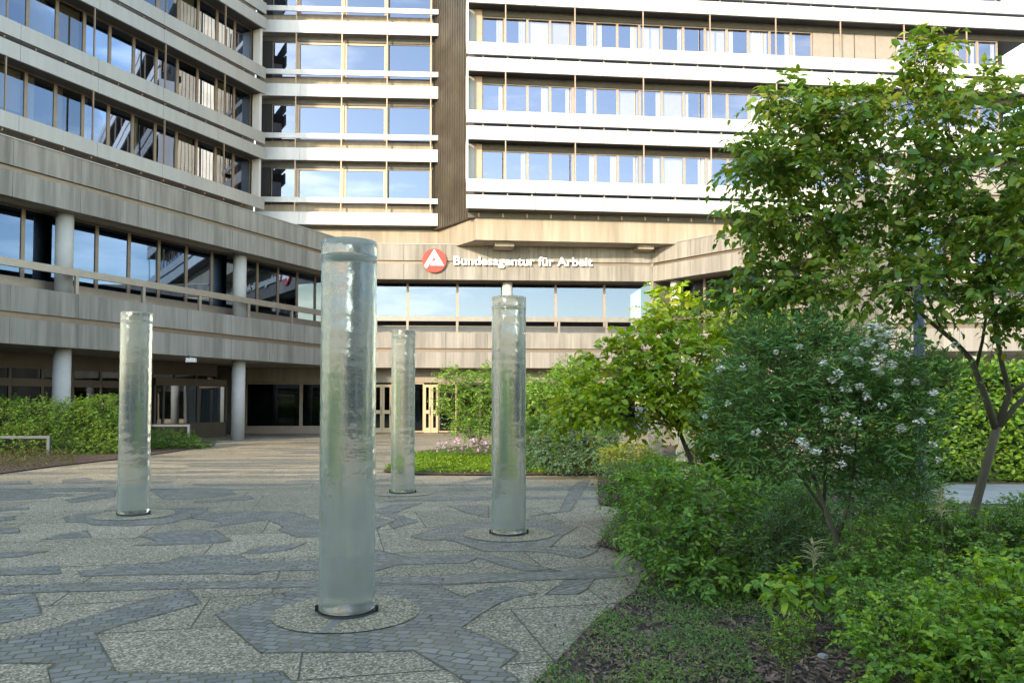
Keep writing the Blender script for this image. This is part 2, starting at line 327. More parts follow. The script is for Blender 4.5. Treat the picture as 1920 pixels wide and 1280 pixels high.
# aggregate slab field: cells with own tone, one mesh
def slabs():
    q=MB(); rn=[]; rg=random.Random(3); y=-6.0
    while y<47:
        h=rg.uniform(.9,1.7); x=-30.0+rg.uniform(0,1)
        while x<20:
            wd=rg.uniform(1.2,2.6); sk_=.25*(1 if rg.random()<.5 else -1)*0
            b=len(q.v); q.v+=[(x,y,0),(x+wd,y,0),(x+wd,y+h,0),(x,y+h,0)]; q.f.append((b,b+1,b+2,b+3)); rn+=[rg.random()]*4; x+=wd
        y+=h
    ca,sa=math.cos(.22),math.sin(.22)
    q.v=[(x*ca-y*sa+2,x*sa+y*ca,0) for x,y,z in q.v]
    o=q.build('paving',M['agg']); a=o.data.attributes.new('rnd','FLOAT','POINT'); a.data.foreach_set('value',rn); o['kind']='structure'
    # joints
    rg=random.Random(3); j=MB(); y=-6.0
    while y<47:
        h=rg.uniform(.9,1.7); x=-30.0+rg.uniform(0,1)
        def st(x0,y0,x1,y1):
            b=len(j.v); j.v+=[(x0*ca-y0*sa+2,x0*sa+y0*ca,.002),(x1*ca-y0*sa+2,x1*sa+y0*ca,.002),(x1*ca-y1*sa+2,x1*sa+y1*ca,.002),(x0*ca-y1*sa+2,x0*sa+y1*ca,.002)]; j.f.append((b,b+1,b+2,b+3))
        st(-30,y-.006,20,y+.006)
        while x<20:
            wd=rg.uniform(1.2,2.6); rg.random(); rg.random(); st(x-.006,y+.007,x+.006,y+h-.008); x+=wd
        y+=h
    j.build('paving_joints',M['joint'])['kind']='structure'
slabs()
c1=lambda L_: [gr(x*.3125,880+y*.3125) for x,y in L_]
c2=lambda L_: [gr(600+x*.3125,880+y*.3125) for x,y in L_]
zs=.0021
SETT=[]
def sett(poly,ang,dz=.00003):
    global zs; zs+=dz; SETT.append((poly,zs,ang))
sett(c1([(-1500,1200),(0,1030),(290,960),(640,850),(850,790),(1110,725),(1140,730),(1210,800),(1000,860),(740,930),(575,985),(600,1040),(690,1200),(700,1215),(1200,1225),(1690,1210),(1760,1280),(1900,1420),(340,1420),(285,1200),(330,1165),(0,1160),(-1500,1400)]),.35)
sett(c1([(-400,830),(0,790),(210,745),(250,870),(0,925),(-400,1000)]),.2)
sett(c1([(-600,715),(0,700),(350,683),(1110,675),(1900,665),(2620,635),(3120,618),(3420,585),(3900,565),(3900,625),(3580,655),(3400,658),(2620,688),(1900,705),(1150,715),(300,735),(0,750),(-600,790)]),.75)
sett(c1([(1290,870),(1740,730),(1900,700),(2240,682),(2610,690),(2780,765),(2920,715),(3040,700),(3230,745),(3100,765),(3000,800),(2880,870),(2770,950),(2970,1030),(3110,1100),(3000,1190),(3100,1250),(3180,1400),(2900,1400),(2810,1280),(2480,1085),(2250,1095),(1920,1095),(1570,1100),(1480,1030)]),-.3)
sett(c2([(1480,660),(1650,655),(1600,720),(1540,750),(1350,750)]),.8)
sett(c2([(540,405),(760,335),(1010,318),(1300,300),(1550,345),(1460,395),(1380,470),(1680,462),(1650,500),(1560,535),(1350,495),(980,490),(860,450),(760,420),(640,425)]),.1)
sett(c2([(250,440),(330,480),(490,520),(950,510),(1100,530),(1440,612),(1250,612),(1100,580),(950,530),(880,560),(470,570),(330,610),(200,640),(200,440)]),-.2)
sett(c2([(200,260),(330,285),(440,310),(330,360),(200,350)]),.3)
sett(c2([(440,210),(620,200),(440,262),(590,312),(440,355),(420,330),(460,300),(300,250)]),.3)
sett(c1([(470,610),(740,575),(960,565),(1130,515),(1430,510),(1510,550),(2000,545),(2000,600),(1580,610),(1540,630),(1330,625),(960,630),(490,640)]),.15)
sett(c1([(1440,505),(1560,465),(1840,440),(1740,480),(1560,505)]),.5)
sett(c1([(800,455),(940,430),(850,400),(1050,365),(1290,365),(1390,425),(1320,440),(1180,445),(950,455)]),.0)
sett(c1([(240,420),(360,390),(520,365),(550,405),(380,415)]),.2)
sett(c1([(-300,510),(0,500),(180,490),(290,490),(100,525),(20,530),(-300,545)]),.1)
sett(c1([(-300,610),(0,595),(350,575),(370,625),(0,635),(-300,650)]),.15)
sett(c1([(380,285),(500,265),(700,240),(1250,230),(1240,250),(1140,290),(1000,325),(760,340),(560,335),(520,320),(400,315)]),-.1)
sett(c1([(1150,265),(1430,250),(1740,250),(1900,300),(2000,330),(2000,405),(1780,405),(1670,365),(1700,345),(1600,300),(1260,350),(1330,320),(1150,290)]),.3)
for P_ in ([(-200,285),(0,285),(80,278),(90,300),(-200,320)],[(-200,350),(110,350),(120,380),(-200,395)],[(-200,240),(170,225),(175,240),(-200,258)],[(-200,172),(0,165),(150,145),(370,150),(300,170),(-200,200)],[(390,180),(690,130),(690,165),(430,200)],[(-200,125),(600,108),(590,130),(300,135),(-200,152)],[(370,60),(520,48),(560,60),(380,78)],[(-200,80),(170,66),(190,88),(-200,95)],[(900,120),(1350,112),(1420,150),(1150,175),(980,178)],[(900,35),(1070,35),(1060,55),(900,60)],[(1170,190),(1500,160),(1520,178),(1170,200)]):
    sett(c1(P_),.15)
for P_ in ([(760,215),(1010,215),(1010,290),(880,260)],[(1260,280),(1440,245),(1500,120),(1560,70),(1620,60),(1560,160),(1500,250),(1400,262)],[(360,180),(1000,170),(1000,185),(400,190)]):
    sett(c2(P_),.15)
# distant patches: elongated wedges of setts
rg=random.Random(21)
for k in range(115):
    Y=13.5+30*((k+.5)/115)**.9+rg.uniform(-.4,.4); uu=rg.uniform(-100,1180) if Y<17 else rg.uniform(-50,720)
    x=(uu-960)/F*Y; wd=rg.uniform(1.2,4.2); h=rg.uniform(.25,.75); s_=rg.uniform(-.5,.5)
    sett([(x,Y),(x+wd*.5,Y+rg.uniform(-.1,.1)),(x+wd,Y+.12+s_*.3),(x+wd+rg.uniform(-.5,.6),Y+h*.8+s_*.3),(x+wd*.55,Y+h),(x+rg.uniform(-.3,.6),Y+h*.9)],rg.uniform(-.4,.6),.00002)
def setts_build():
    bm=bmesh.new(); ul=bm.loops.layers.uv.new("UVMap")
    for poly,z,ang in SETT:
        f=bm.faces.new([bm.verts.new((p[0],p[1],z)) for p in poly]); f.normal_update()
        if f.normal.z<0: f.normal_flip()
        c,s_=math.cos(ang),math.sin(ang)
        for lp in f.loops: x,y=lp.vert.co.x,lp.vert.co.y; lp[ul].uv=(x*c+y*s_,-x*s_+y*c)
    me=bpy.data.meshes.new('sett_paving'); bm.to_mesh(me); bm.free(); me.materials.append(M['sett']); o=bpy.data.objects.new('sett_paving',me); col.objects.link(o); o['kind']='structure'
setts_build()
def sett_edges():
    q=MB(); rr_=random.Random(9)
    for poly,z,ang in SETT[:30]:
        n=len(poly)
        for i in range(n):
            a=Vector((*poly[i],.0085)); b=Vector((*poly[(i+1)%n],.0085)); L_=(b-a).length
            if L_<.05 or L_>12: continue
            d=(b-a)/L_; e=Vector((-d.y,d.x,0)); k=max(1,int(L_/.12)); prev=None
            for j in range(k+1):
                p=a+d*L_*j/k; w_=rr_.uniform(.002,.007); b0=len(q.v); q.v+=[tuple(p+e*w_),tuple(p-e*w_)]
                if prev is not None: q.f.append((prev,prev+1,b0+1,b0))
                prev=b0
    o=q.build('paving_edge_moss',M['moss']); o['kind']='structure'
M['moss']=simple('mossy_joint',(.11,.105,.06),.95,var=.6,scale=6)
sett_edges()
ZP=.0095
GC=[(gr(650,1148),'front'),(gr(250,965),'left'),(gr(954,1001),'right'),(gr(755,924),'back')]
for i,(c,nm) in enumerate(GC):
    o=ring('column_pad_paving',c,.03,.575,ZP,M['pad'])
    j=MB(); 
    for a in (0.02,1.35,2.1+1.1,4.62):
        d=Vector((math.cos(a),math.sin(a),0)); e=Vector((-d.y,d.x,0)); p=Vector((c[0],c[1],ZP+.0008)); wj=.007 if a<4 else .03
        b=len(j.v); j.v+=[tuple(p+d*.2+e*wj),tuple(p+d*.575+e*wj),tuple(p+d*.575-e*wj),tuple(p+d*.2-e*wj)]; j.f.append((b,b+1,b+2,b+3))
    j.build('column_pad_joints',M['sett'])['kind']='structure'
# beds
bed=[gr(1006,1285),(gr(900,1420)),(3,2.0),(3,0.5),(30,0.5),(30,14.9),(6.2,14.9),gr(1180,905),gr(1120,892),gr(1122,946),gr(1175,955),gr(1150,985),gr(1118,1023),gr(1175,1040),gr(1215,1070),gr(1191,1112),gr(1119,1165)]
sheet('planting_bed',bed,.03,M['soil'])
lawnpoly=[gr(u,v) for u,v in ((718,886),(790,891),(900,892),(1130,891),(1240,880),(1300,862))]+[(8,26),(6,31),(-1.5,31),(-2.4,28.5),gr(775,848),gr(735,868)]
sheet('lawn_bed',lawnpoly,.034,M['soil'])
leftbed=[(-30,12.5),gr(-60,898),gr(0,889),gr(110,874),gr(220,862),gr(300,851),gr(400,836),gr(405,827),(-15.2,33),(-19.5,26),(-30,10)]
sheet('hedge_bed',leftbed,.03,M['soil'])
sheet('path',[(7.2,12.6),(30,12.6),(30,15.6),(7.2,15.6)],.04,M['path'])
# ------------------------------------------------------------------ podium wings (concrete bands)
def panels(l,s0,s1,n0,n1,z0,z1,step,name,m,root,gap=.012):
    q=MB()
    for a,b in spans(s0,s1,step): q.lbox(l,a+gap/2,b-gap/2,n0,n1,z0,z1)
    return q.build(name,m,root)
def podium(root,l,s0,s1,muls,posts,cols,ground=True,gl='gl_sky',cap0=0,upper=True,colz=(0,3.66)):
    G=M['conc']
    panels(l,s0,s1,-.45,0,3.65,4.52,2.45,'fascia_panel',G,root); panels(l,s0,s1,-.45,-.002,4.73,5.60,2.45,'fascia_panel',G,root)
    q=MB(); q.lbox(l,s0,s1,-.45,-.11,4.52,4.73); q.build('bronze_groove',M['bronze'],root)
    panels(l,s0,s1,-.45,0,8.55,9.42,2.45,'fascia_panel',G,root); panels(l,s0,s1,-.45,-.002,9.60,10.5,2.45,'parapet_panel',G,root)
    q=MB(); q.lbox(l,s0,s1,-.45,-.11,9.42,9.60); q.build('bronze_groove',M['bronze'],root)
    q=MB(); q.lbox(l,s0,s1,-.47,.025,10.503,10.54); q.build('coping',M['grey'],root)
    q=MB(); q.lbox(l,s0,s1,-6,-.45,3.75,3.95); q.lbox(l,s0,s1,-6,-.45,5.3,5.5); q.build('floor_slab',M['soffit'],root)
    q=MB(); q.lbox(l,s0,s1,-6,-.45,8.64,8.85); q.lbox(l,s0,s1,-6,-.45,10.2,10.4); q.build('roof_slab',M['soffit'],root)
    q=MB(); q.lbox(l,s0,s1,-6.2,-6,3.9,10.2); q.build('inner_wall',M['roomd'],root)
    for e0,e1 in ((s0-.2,s0-.003),): q=MB(); q.lbox(l,e0,e1,-8,0,0,10.5); q.build('end_wall',G,root)
    # rail
    q=MB(); q.lbox(l,s0,s1,-.16,-.03,6.24,6.5); q.build('rail_beam',M['bar'],root)
    for p in posts:
        q=MB(); q.lbox(l,p-.06,p+.06,-.15,-.04,5.6,6.24); q.build('rail_post',M['bar'],root)
    # upper windows
    for a,b in zip(muls[:-1],muls[1:]):
        window(l,a,b,-1.35,5.62,8.62,root,M['bronze' if gl=='gl_left' else 'frame'],M[gl],.07)
    q=MB(); q.lbox(l,s0,s1,-1.30,-1.24,5.62,6.1); q.build('sill_panel',M['bar'],root)
    for c in cols:
        p=l.p(c,-.75); q=MB(); q.lathe((p[0],p[1],0),[(.3,0),(.3,3.74)],28); q.build('column',M['colu'],root,True)
        q=MB(); q.lathe((p[0],p[1],0),[(.3,5.5),(.3,8.64)],28); q.build('column',M['colu'],root,True)
PA=(-16.779,25.289); PB=(-9.979,39.705)
LL=Line(PA,PB)   # normal to the right (courtyard)
lend=LL.u(680); s_st=-7.0
left=empty('podium_wing',(*LL.p(4,0),0),'two storey grey concrete wing on the left, in shade, under the grey banded tower','building')
mu=[LL.u(u,-1.35) for u in (37,178,239,295,346,392,437,479,519,556,590)]
step=(mu[-1]-mu[1])/9; muls=[mu[1]+step*k for k in range(-9,13) if mu[1]+step*k<lend-.3]
posts=[LL.u(u,-.1) for u in (141,267,373,465,546)]; posts+= [posts[0]-(posts[1]-posts[0])*k for k in (1,2)]
cs=[LL.u(117,-.75),LL.u(448,-.75)]; cd=cs[1]-cs[0]
podium(left,LL,s_st,lend,muls,posts,[cs[0]-cd*.62 ,cs[0],cs[1]],gl='gl_left')
# sign-facing podium
SA=(-6.2,42.63); SB=(7.98,43.45)
LS=Line(SA,SB)
s0=LS.u(676); s1=LS.u(1225)
mid=empty('podium_wing',(*LS.p((s0+s1)/2,0),0),'sunlit beige concrete podium carrying the red and white sign, at the back of the court','building')
mu=[LS.u(u,-1.35) for u in (764,854.7,951,1047,1135,1224)]; st=(mu[-1]-mu[0])/5
muls=[mu[0]+st*k for k in range(-1,6)]
podium(mid,LS,s0,s1,muls,[LS.u(u,-.1) for u in (705,764,857,951,1048,1137)],[LS.u(951,-.75)],gl='gl_sky')
# right podium
RC=LS.p(s1,0); RD=(15.0,35.3)
LR=Line(RC,RD)
right=empty('podium_wing',(*LR.p(4,0),0),'sunlit concrete wing slanting forward on the right, behind the trees','building')
sr1=LR.len+2.0
podium(right,LR,0,sr1,[.6+1.9*k for k in range(6)],[1.0,4.4,7.8],[1.0,6.8],gl='gl_tow')
LQ=Line((14.6,29.4),(34,28.2))
far=empty('podium_wing',(*LQ.p(8,0),0),'far right concrete wing facing the camera, glimpsed below the tree crown','building')
podium(far,LQ,0,19,[.4+2.3*k for k in range(9)],[1,5,9,13],[3.1,9,15],gl='gl_tow')
# ---- ground floors
def gwall(l,s0,s1,n,root,fm,wall,ms,z1=2.95,sill=.35,glass_='gl_dark',transom=None,rooms=3.5):
    for a,b in zip(ms[:-1],ms[1:]):
        w_=window(l,a,b,n,sill,z1,root,fm,M[glass_],.06)
        if transom:
            q=MB(); q.lbox(l,a+.06,b-.06,n-.05,n+.03,transom,transom+.3); q.build('transom',fm,w_)
    q=MB(); q.lbox(l,s0,s1,n-.15,n+.05,z1,3.66); q.build('wall_band',wall,root)
    q=MB(); q.lbox(l,s0,s1,n-.12,n+.03,0,sill); q.build('plinth',fm,root)
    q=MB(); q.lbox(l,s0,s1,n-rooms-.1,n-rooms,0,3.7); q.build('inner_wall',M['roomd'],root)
    q=MB(); q.lbox(l,s0,s1,n-6,n+5 if False else -.45,3.66,3.75); q.build('soffit',M['soffit'],root)
mm=[LL.u(u,-4.2) for u in (66-95,66-30,20,81,139,190,240,285)]
a0=LL.u(20,-4.2); dd=LL.u(81,-4.2)-a0
msl=[a0+dd*k for k in range(-4,9)]
gwall(LL,s_st,msl[-1],-4.2,left,M['dbronze'],M['dbronze'],msl,transom=2.35,z1=3.1)
# grey corner room between storefront and the entrance hall
q=MB(); q.lbox(LL,LL.u(292,-3.6),LL.u(425,-3.6),-7,-3.6,0,.75); 
for a in (292,308,372,425): s_=LL.u(a,-3.6); q.lbox(LL,s_-.05,s_+.05,-3.7,-3.57,.75,2.5)
q.lbox(LL,LL.u(292,-3.6),LL.u(425,-3.6),-3.8,-3.55,2.5,2.85); q.build('corner_room_frame',M['dbronze'],left)
q=MB(); a=LL.p(LL.u(292,-3.6),-3.62);b=LL.p(LL.u(425,-3.6),-3.62); q.v=[(*a,.75),(*b,.75),(*b,2.5),(*a,2.5)]; q.f=[(0,1,2,3)]; q.build('corner_room_glass',M['gl_dark'],left)
q=MB(); q.lbox(LL,s_st,lend+4,-8,-5.9,3.76,3.89); q.build('ceiling_slab',M['soffit'],left)
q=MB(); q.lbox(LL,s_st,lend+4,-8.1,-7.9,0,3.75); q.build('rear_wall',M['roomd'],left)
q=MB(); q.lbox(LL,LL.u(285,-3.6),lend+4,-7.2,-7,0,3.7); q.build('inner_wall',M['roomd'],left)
# entrance front under the sign, running on behind the left wing
LE=Line(LS.p(LS.u(461,-1.2),-1.2),LS.p(LS.u(1225,-1.2),-1.2))
eu=lambda u: LE.u(u,0)
hall=empty('entrance_hall',(*LE.p(eu(700),0),0),'glazed entrance hall with beige door frames under the sign podium','building')
q=MB(); q.lbox(LE,eu(461),eu(1225),-.3,0,2.86,3.64); q.build('wall_band',M['concs'],hall)
q=MB(); q.lbox(LE,eu(461),eu(1225),-6,.75,3.66,3.75); q.build('soffit',M['soffit'],hall)
q=MB(); q.lbox(LE,eu(461),eu(700),-.25,-.02,0,.33); q.build('sill',M['frame'],hall)
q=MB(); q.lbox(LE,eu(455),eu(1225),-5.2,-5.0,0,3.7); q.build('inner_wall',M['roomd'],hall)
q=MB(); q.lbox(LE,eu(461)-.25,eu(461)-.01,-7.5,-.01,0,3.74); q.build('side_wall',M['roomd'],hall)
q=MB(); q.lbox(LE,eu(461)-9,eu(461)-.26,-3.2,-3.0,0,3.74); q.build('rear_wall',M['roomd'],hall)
for a,b in ((461,565),(565,635),(635,700)): window(LE,eu(a),eu(b),-.1,.33,2.84,hall,M['frame'],M['gl_dark'],.09)
for a,b in ((735,795),(822,856),(856,900),(900,960),(960,1040),(1040,1120),(1120,1220)): window(LE,eu(a),eu(b),-.1,.06,2.84,hall,M['door' if a<856 else 'dbronze'],M['gl_dark'],.06)
for a,b in ((700,717.5),(717.5,735),(795,808.5),(808.5,822)):
    s_a,s_b=eu(a),eu(b); q=MB(); fw=.12
    q.lbox(LE,s_a+.01,s_a+fw,-.14,.02,.02,2.75); q.lbox(LE,s_b-fw,s_b-.01,-.14,.02,.02,2.75)
    for z0,z1 in ((.02,.3),(1.1,1.3),(2.6,2.75)): q.lbox(LE,s_a+fw,s_b-fw,-.13,.01,z0,z1)
    d=q.build('door',M['door'],hall)
    q=MB(); pa=LE.p(s_a+fw,-.06);pb=LE.p(s_b-fw,-.06); q.v=[(*pa,.3),(*pb,.3),(*pb,2.6),(*pa,2.6)]; q.f=[(0,1,2,3)]; q.build('pane',M['gl_dark'],d)
    q=MB(); q.tube([(*LE.p(s_b-.06,.06),1.0),(*LE.p(s_b-.06,.06),1.5)],.015,8); q.build('handle',M['bluegrey'],d,True)
for l,r_,nn in ((LR,right,11),(LQ,far,19)):
    gwall(l,0,l.len if l is LR else 19,-3.2,r_,M['frame'],M['soffit'],[.3+1.6*k for k in range(int((l.len if l is LR else 18)/1.6))],z1=2.7,glass_='gl_tow',rooms=2)
# ------------------------------------------------------------------ left tower
TA=(-19.31,28.8); TB=(-13.40,41.5)
LT=Line(TA,TB); T1=LT.len
sT0=-2.6
tow=empty('office_tower',(*LT.p(6,-3),10.4),'shaded office tower on the left with grey metal bands and dark windows','building')
per=3.58; sT=-2.6
mu=[LT.u(38,-.85),LT.u(465,-.85)]; wst=(mu[1]-mu[0])/10
wmul=[mu[0]+wst*k for k in range(-3,11)]
fins=[LT.u(u,-.02) for u in (167,303,416)]; fd=(fins[2]-fins[0])/2; fins=[fins[2]-fd*k for k in range(0,4)]
def inner_tow(l,a,b,n,z0,z1,par):
    r=rng.random()
    if r<.45: drape(l,a+.02,a+(b-a)*rng.uniform(.25,.5),n-.18,z0,z1,par,M['curt'])
    elif r<.7: 
        q=MB(); q.lbox(l,a+.02,b-.02,n-.22,n-.2,z0+rng.uniform(0,1.0),z1); q.build('blind',M['blind'],par)
for k in range(4):
    z=12.13+per*k
    panels(LT,sT,T1,-.10,0,z,z+.62,fd,'cladding_band',M['grey'],tow)      # sill band
    panels(LT,sT,T1,-.10,0,z+2.75,z+3.38,fd,'cladding_band',M['grey'],tow)  # head band
    q=MB(); q.lbox(LT,sT,T1-.1,-.84,-.7,z-.2 if k else z-1.9,z+.70); q.build('sill_wall',M['bronze'],tow)
    q=MB(); q.lbox(LT,sT,T1-.1,-5,-.12,z+2.82,z+3.3); q.build('floor_slab',M['band_shade'],tow)
    for a,b in zip(wmul[:-1],wmul[1:]):
        w_=window(LT,a,b,-.85,z+.70,z+2.82,tow,M['bronze'],M['gl_tow'],.07,inner_tow)
    for f_ in fins: q=MB(); q.lbox(LT,f_-.025,f_+.025,-.09,-.02,z+.62,z+2.75); q.build('facade_rod',M['bronze'],tow)
    q=MB(); q.lbox(LT,wmul[-1]+.02,T1-.02,-.75,-.25,z+.66,z+2.78); q.build('corner_panel',M['white'],tow)
    nbk=int((T1-sT)/wst)
    for i in range(nbk): s_=sT+wst*i+.3; q=MB(); q.lbox(LT,s_-.03,s_+.03,-.7,-.1,z-.12,z-.03); q.build('bracket',M['bronze'],tow)
q=MB(); q.lbox(LT,sT,T1-.1,-5.2,-5,10.4,27); q.build('inner_wall',M['room'],tow)
q=MB(); q.lbox(LT,T1-.12,T1-.02,-5.2,-.76,10.4,27); q.build('end_wall',M['brown'],tow)
q=MB(); q.lbox(LT,sT-.15,sT-.004,-5.2,-.01,10.4,27); q.build('end_wall',M['grey'],tow)
# ------------------------------------------------------------------ middle tower
MP=(-4.26,43.7); LM=Line((MP[0]-13,MP[1]-13*.05),MP); m0=LM.u(470); m1=LM.u(820)
mt=empty('office_tower',(*LM.p((m0+m1)/2,-3),10.4),'narrow tower front in the middle with single white panels and large beige framed windows','building')
mu=[LM.u(u,-.55) for u in (504,552,641,723,807)]
for k in range(4):
    z=11.78+3.66*k
    panels(LM,m0,m1,-.1,0,z,z+.70,LM.u(723)-LM.u(637),'cladding_band',M['white'],mt)
    q=MB(); q.lbox(LM,m0,m1,-.08,0,z+1.25,z+1.54); q.build('rail_beam',M['white'],mt)
    q=MB(); q.lbox(LM,m0,m1-.3,-.66,-.50,z,z+1.22); q.build('sill_wall',M['concs'],mt)
    q=MB(); q.lbox(LM,m0,m1-.3,-5,-.48,z+3.35,z+3.66); q.build('floor_slab',M['band_shade'],mt)
    for i,(a,b) in enumerate(zip(mu[:-1],mu[1:])):
        window(LM,a+.04,b-.04,-.55,z+1.22,z+3.35,mt,M['frame' if i in(1,2) else 'bronze'],M['gl_mid'],.13 if i in (1,2) else .05)
        q=MB(); q.lbox(LM,b-.04,b+.04,-.6,-.47,z+1.22,z+3.35); q.build('mullion',M['frame'],mt)
    for u in (550,637,723,806): s_=LM.u(u,-.05); q=MB(); q.lbox(LM,s_-.03,s_+.03,-.10,-.03,z+.7,z+3.66); q.build('facade_rod',M['frame'],mt)
    q=MB(); q.lbox(LM,m0,mu[0],-.7,-.5,z+1.2,z+3.4); q.build('corner_panel',M['dark'],mt)
q=MB(); q.lbox(LM,m0,m1,-3.2,-3,10.4,27); q.build('inner_wall',M['room'],mt)
# ------------------------------------------------------------------ right tower
RP=(-2.41,40.2); RQ=(29.11,43.27); LX=Line(RP,RQ); 
rt=empty('office_tower',(*LX.p(15,-4),11.6),'broad sunlit tower on the right with paired white bands and long window strips','building')
X1=33.0; u2=[LX.u(u,-.02) for u in (948,1087.5,1214.8,1343.7,1468.8,1591,1710,1825)]
fd=(u2[-1]-u2[0])/7; fins=[u2[0]+fd*k for k in range(-0,9)]; wst=fd/3; w0=LX.u(903,-.9)
first=LX.u(946,-.9); wm=[w0]+[first+wst*k for k in range(0,24)]
def inner_right(l,a,b,n,z0,z1,par):
    r=rng.random(); w_=b-a
    if r<.55:
        if rng.random()<.75: drape(l,b-w_*rng.uniform(.18,.38),b-.02,n-.14,z0,z1,par,M['curt'])
        else: drape(l,a+.02,a+w_*rng.uniform(.15,.3),n-.14,z0,z1,par,M['curt'])
    elif r<.68: drape(l,a+.01,b-.01,n-.14,z0,z1,par,M['curt'],pitch=.18)
    elif r<.82:
        q=MB(); q.lbox(l,a+.01,b-.01,n-.2,n-.18,z0,z1); q.build('blind',M['blind'],par)
for k in range(5):
    z=11.91+3.66*k
    panels(LX,0,X1,-.12,0,z,z+.71,fd,'cladding_band',M['white'],rt,.03); panels(LX,0,X1,-.12,0,z+.89,z+1.55,fd,'cladding_band',M['white'],rt,.03)
    q=MB(); q.lbox(LX,.12,X1,-1.0,-.8,z+.2,z+1.63); q.build('sill_wall',M['band_shade'],rt)
    q=MB(); q.lbox(LX,.12,X1,-1.0,-.83,z-.30,z+.19); q.build('window_header',M['band_shade'],rt)  # header strip coloured dark for the shadow of the band above
    if k==0: q=MB(); q.lbox(LX,.12,X1,-.8,-.1,z+.0,z+.04)
    else: q=MB(); q.lbox(LX,.12,X1,-4,-.12,z+.08,z+.5)
    q.build('floor_slab',M['band_shade'],rt)
    for i in range(18):
        s_=.9+1.3*i; q=MB(); q.lbox(LX,s_-.03,s_+.03,-.8,-.12,z+.71,z+.87); q.build('bracket',M['frame'],rt)
    if k<4:
        q=MB(); q.lbox(LX,LX.u(890,-.9),w0,-.95,-.75,z+1.63,z+3.66); q.build('corner_panel',M['frame'],rt)
        q=MB(); q.lbox(LX,.11,LX.u(890,-.9)-.004,-.97,-.8,z+1.55,z+3.66); q.build('return_panel',M['grey'],rt)
        q=MB(); q.lbox(LX,0,.11,-.95,-.02,z+1.55,z+3.66); q.build('end_panel',M['white'],rt)
        for i,(a,b) in enumerate(zip(wm[:-1],wm[1:])):
            if k==2 and 15<=i<=18: 
                q=MB(); q.lbox(LX,a+.03,b-.03,-.93,-.86,z+1.63,z+3.66); q.build('shutter_panel',M['shut'],rt); continue
            window(LX,a,b,-.9,z+1.63,z+3.36,rt,M['frame'],M['gl_rt'],.06,inner_right)
        for f_ in fins: q=MB(); q.lbox(LX,f_-.03,f_+.03,-.10,-.03,z+1.55,z+3.66); q.build('facade_rod',M['frame'],rt)
q=MB(); q.lbox(LX,.12,X1,-3.6,-3.4,11.6,31); q.build('inner_wall',M['room'],rt)
# small floodlight-like brackets under the lowest band + beam
LB=Line(LX.p(0,-.9),LX.p(X1,-.9))
b0=LB.u(892); beam=[LB.p(b0,0),LB.p(X1,0),LB.p(X1,-1.2),LB.p(b0+.3,-1.2)]
bl=LM.p(LM.u(822,-.6),-.6); bl0=LM.p(m0,-.6)
poly=[bl0,bl,LB.p(b0,0),LB.p(X1,0),LB.p(X1,-1.4),LB.p(b0+.6,-1.4),(bl[0]+.7,bl[1]+1.3),(bl0[0],bl0[1]+1.3)]
q=MB(); q.prism(poly,10.43,11.62); o=q.build('transfer_beam',M['concs'],rt)
poly2=[bl0,bl,LB.p(b0,0.0),LB.p(X1,0.0),LB.p(X1,-1.2),LB.p(b0+.6,-1.2),(bl[0]+.7,bl[1]+1.2),(bl0[0],bl0[1]+1.2)]
cx=Vector((0,-.05))
q=MB(); q.prism([(x,y+.06) for x,y in poly2],11.62,11.9); q.build('shadow_gap_band',M['band_shade'],rt)
for i in range(16): s_=b0+.15+1.3*i; q=MB(); q.lbox(LB,s_-.04,s_+.04,-.02,.1,11.66,11.86); q.build('soffit_bracket',M['frame'],rt)
for u,wd in ((950,.7),(1212,.6)): s_=LB.u(u,-1); q=MB(); q.lbox(LB,s_-wd,s_+wd*.5,-1.6,-.4,10.2,10.43); q.build('beam_support',M['concs'],rt)
# brown ribbed diagonal cladding
LD=Line(LM.p(LM.u(809,-.6),-.6),LB.p(LB.u(888),0.02))
stair=empty('stair_tower',(*LD.p(LD.len/2,-1),11.9),'dark bronze ribbed metal wall between the two tower fronts','wall')
q=MB(); q.lbox(LD,0,LD.len,-.4,0,11.64,30); wl=q.build('wall_panel',M['brown'],stair)
q=MB(); s_=.12
while s_<LD.len-.05: q.lbox(LD,s_,s_+.05,.002,.045,11.66,30); s_+=.235
q.build('ribs',M['brown'],stair)
# ------------------------------------------------------------------ unseen wing added behind the camera to shade the court
LW=Line((40,-10.5),(-60,-10.5)) 
shade_wing=empty('podium_wing',(0,-12,0),'unseen concrete wing added behind the viewpoint to shade the court','building')
podium(shade_wing,LW,0,100,[1+4.9*k for k in range(21)],[],[8+12*k for k in range(8)],gl='gl_tow')
gwall(LW,0,100,-3,shade_wing,M['bronze'],M['bronze'],[1+7*k for k in range(15)],transom=2.3)
q=MB(); q.lbox(LW,0,100,-6,-5.8,0,10.4); q.build('rear_wall',M['conc'],shade_wing)
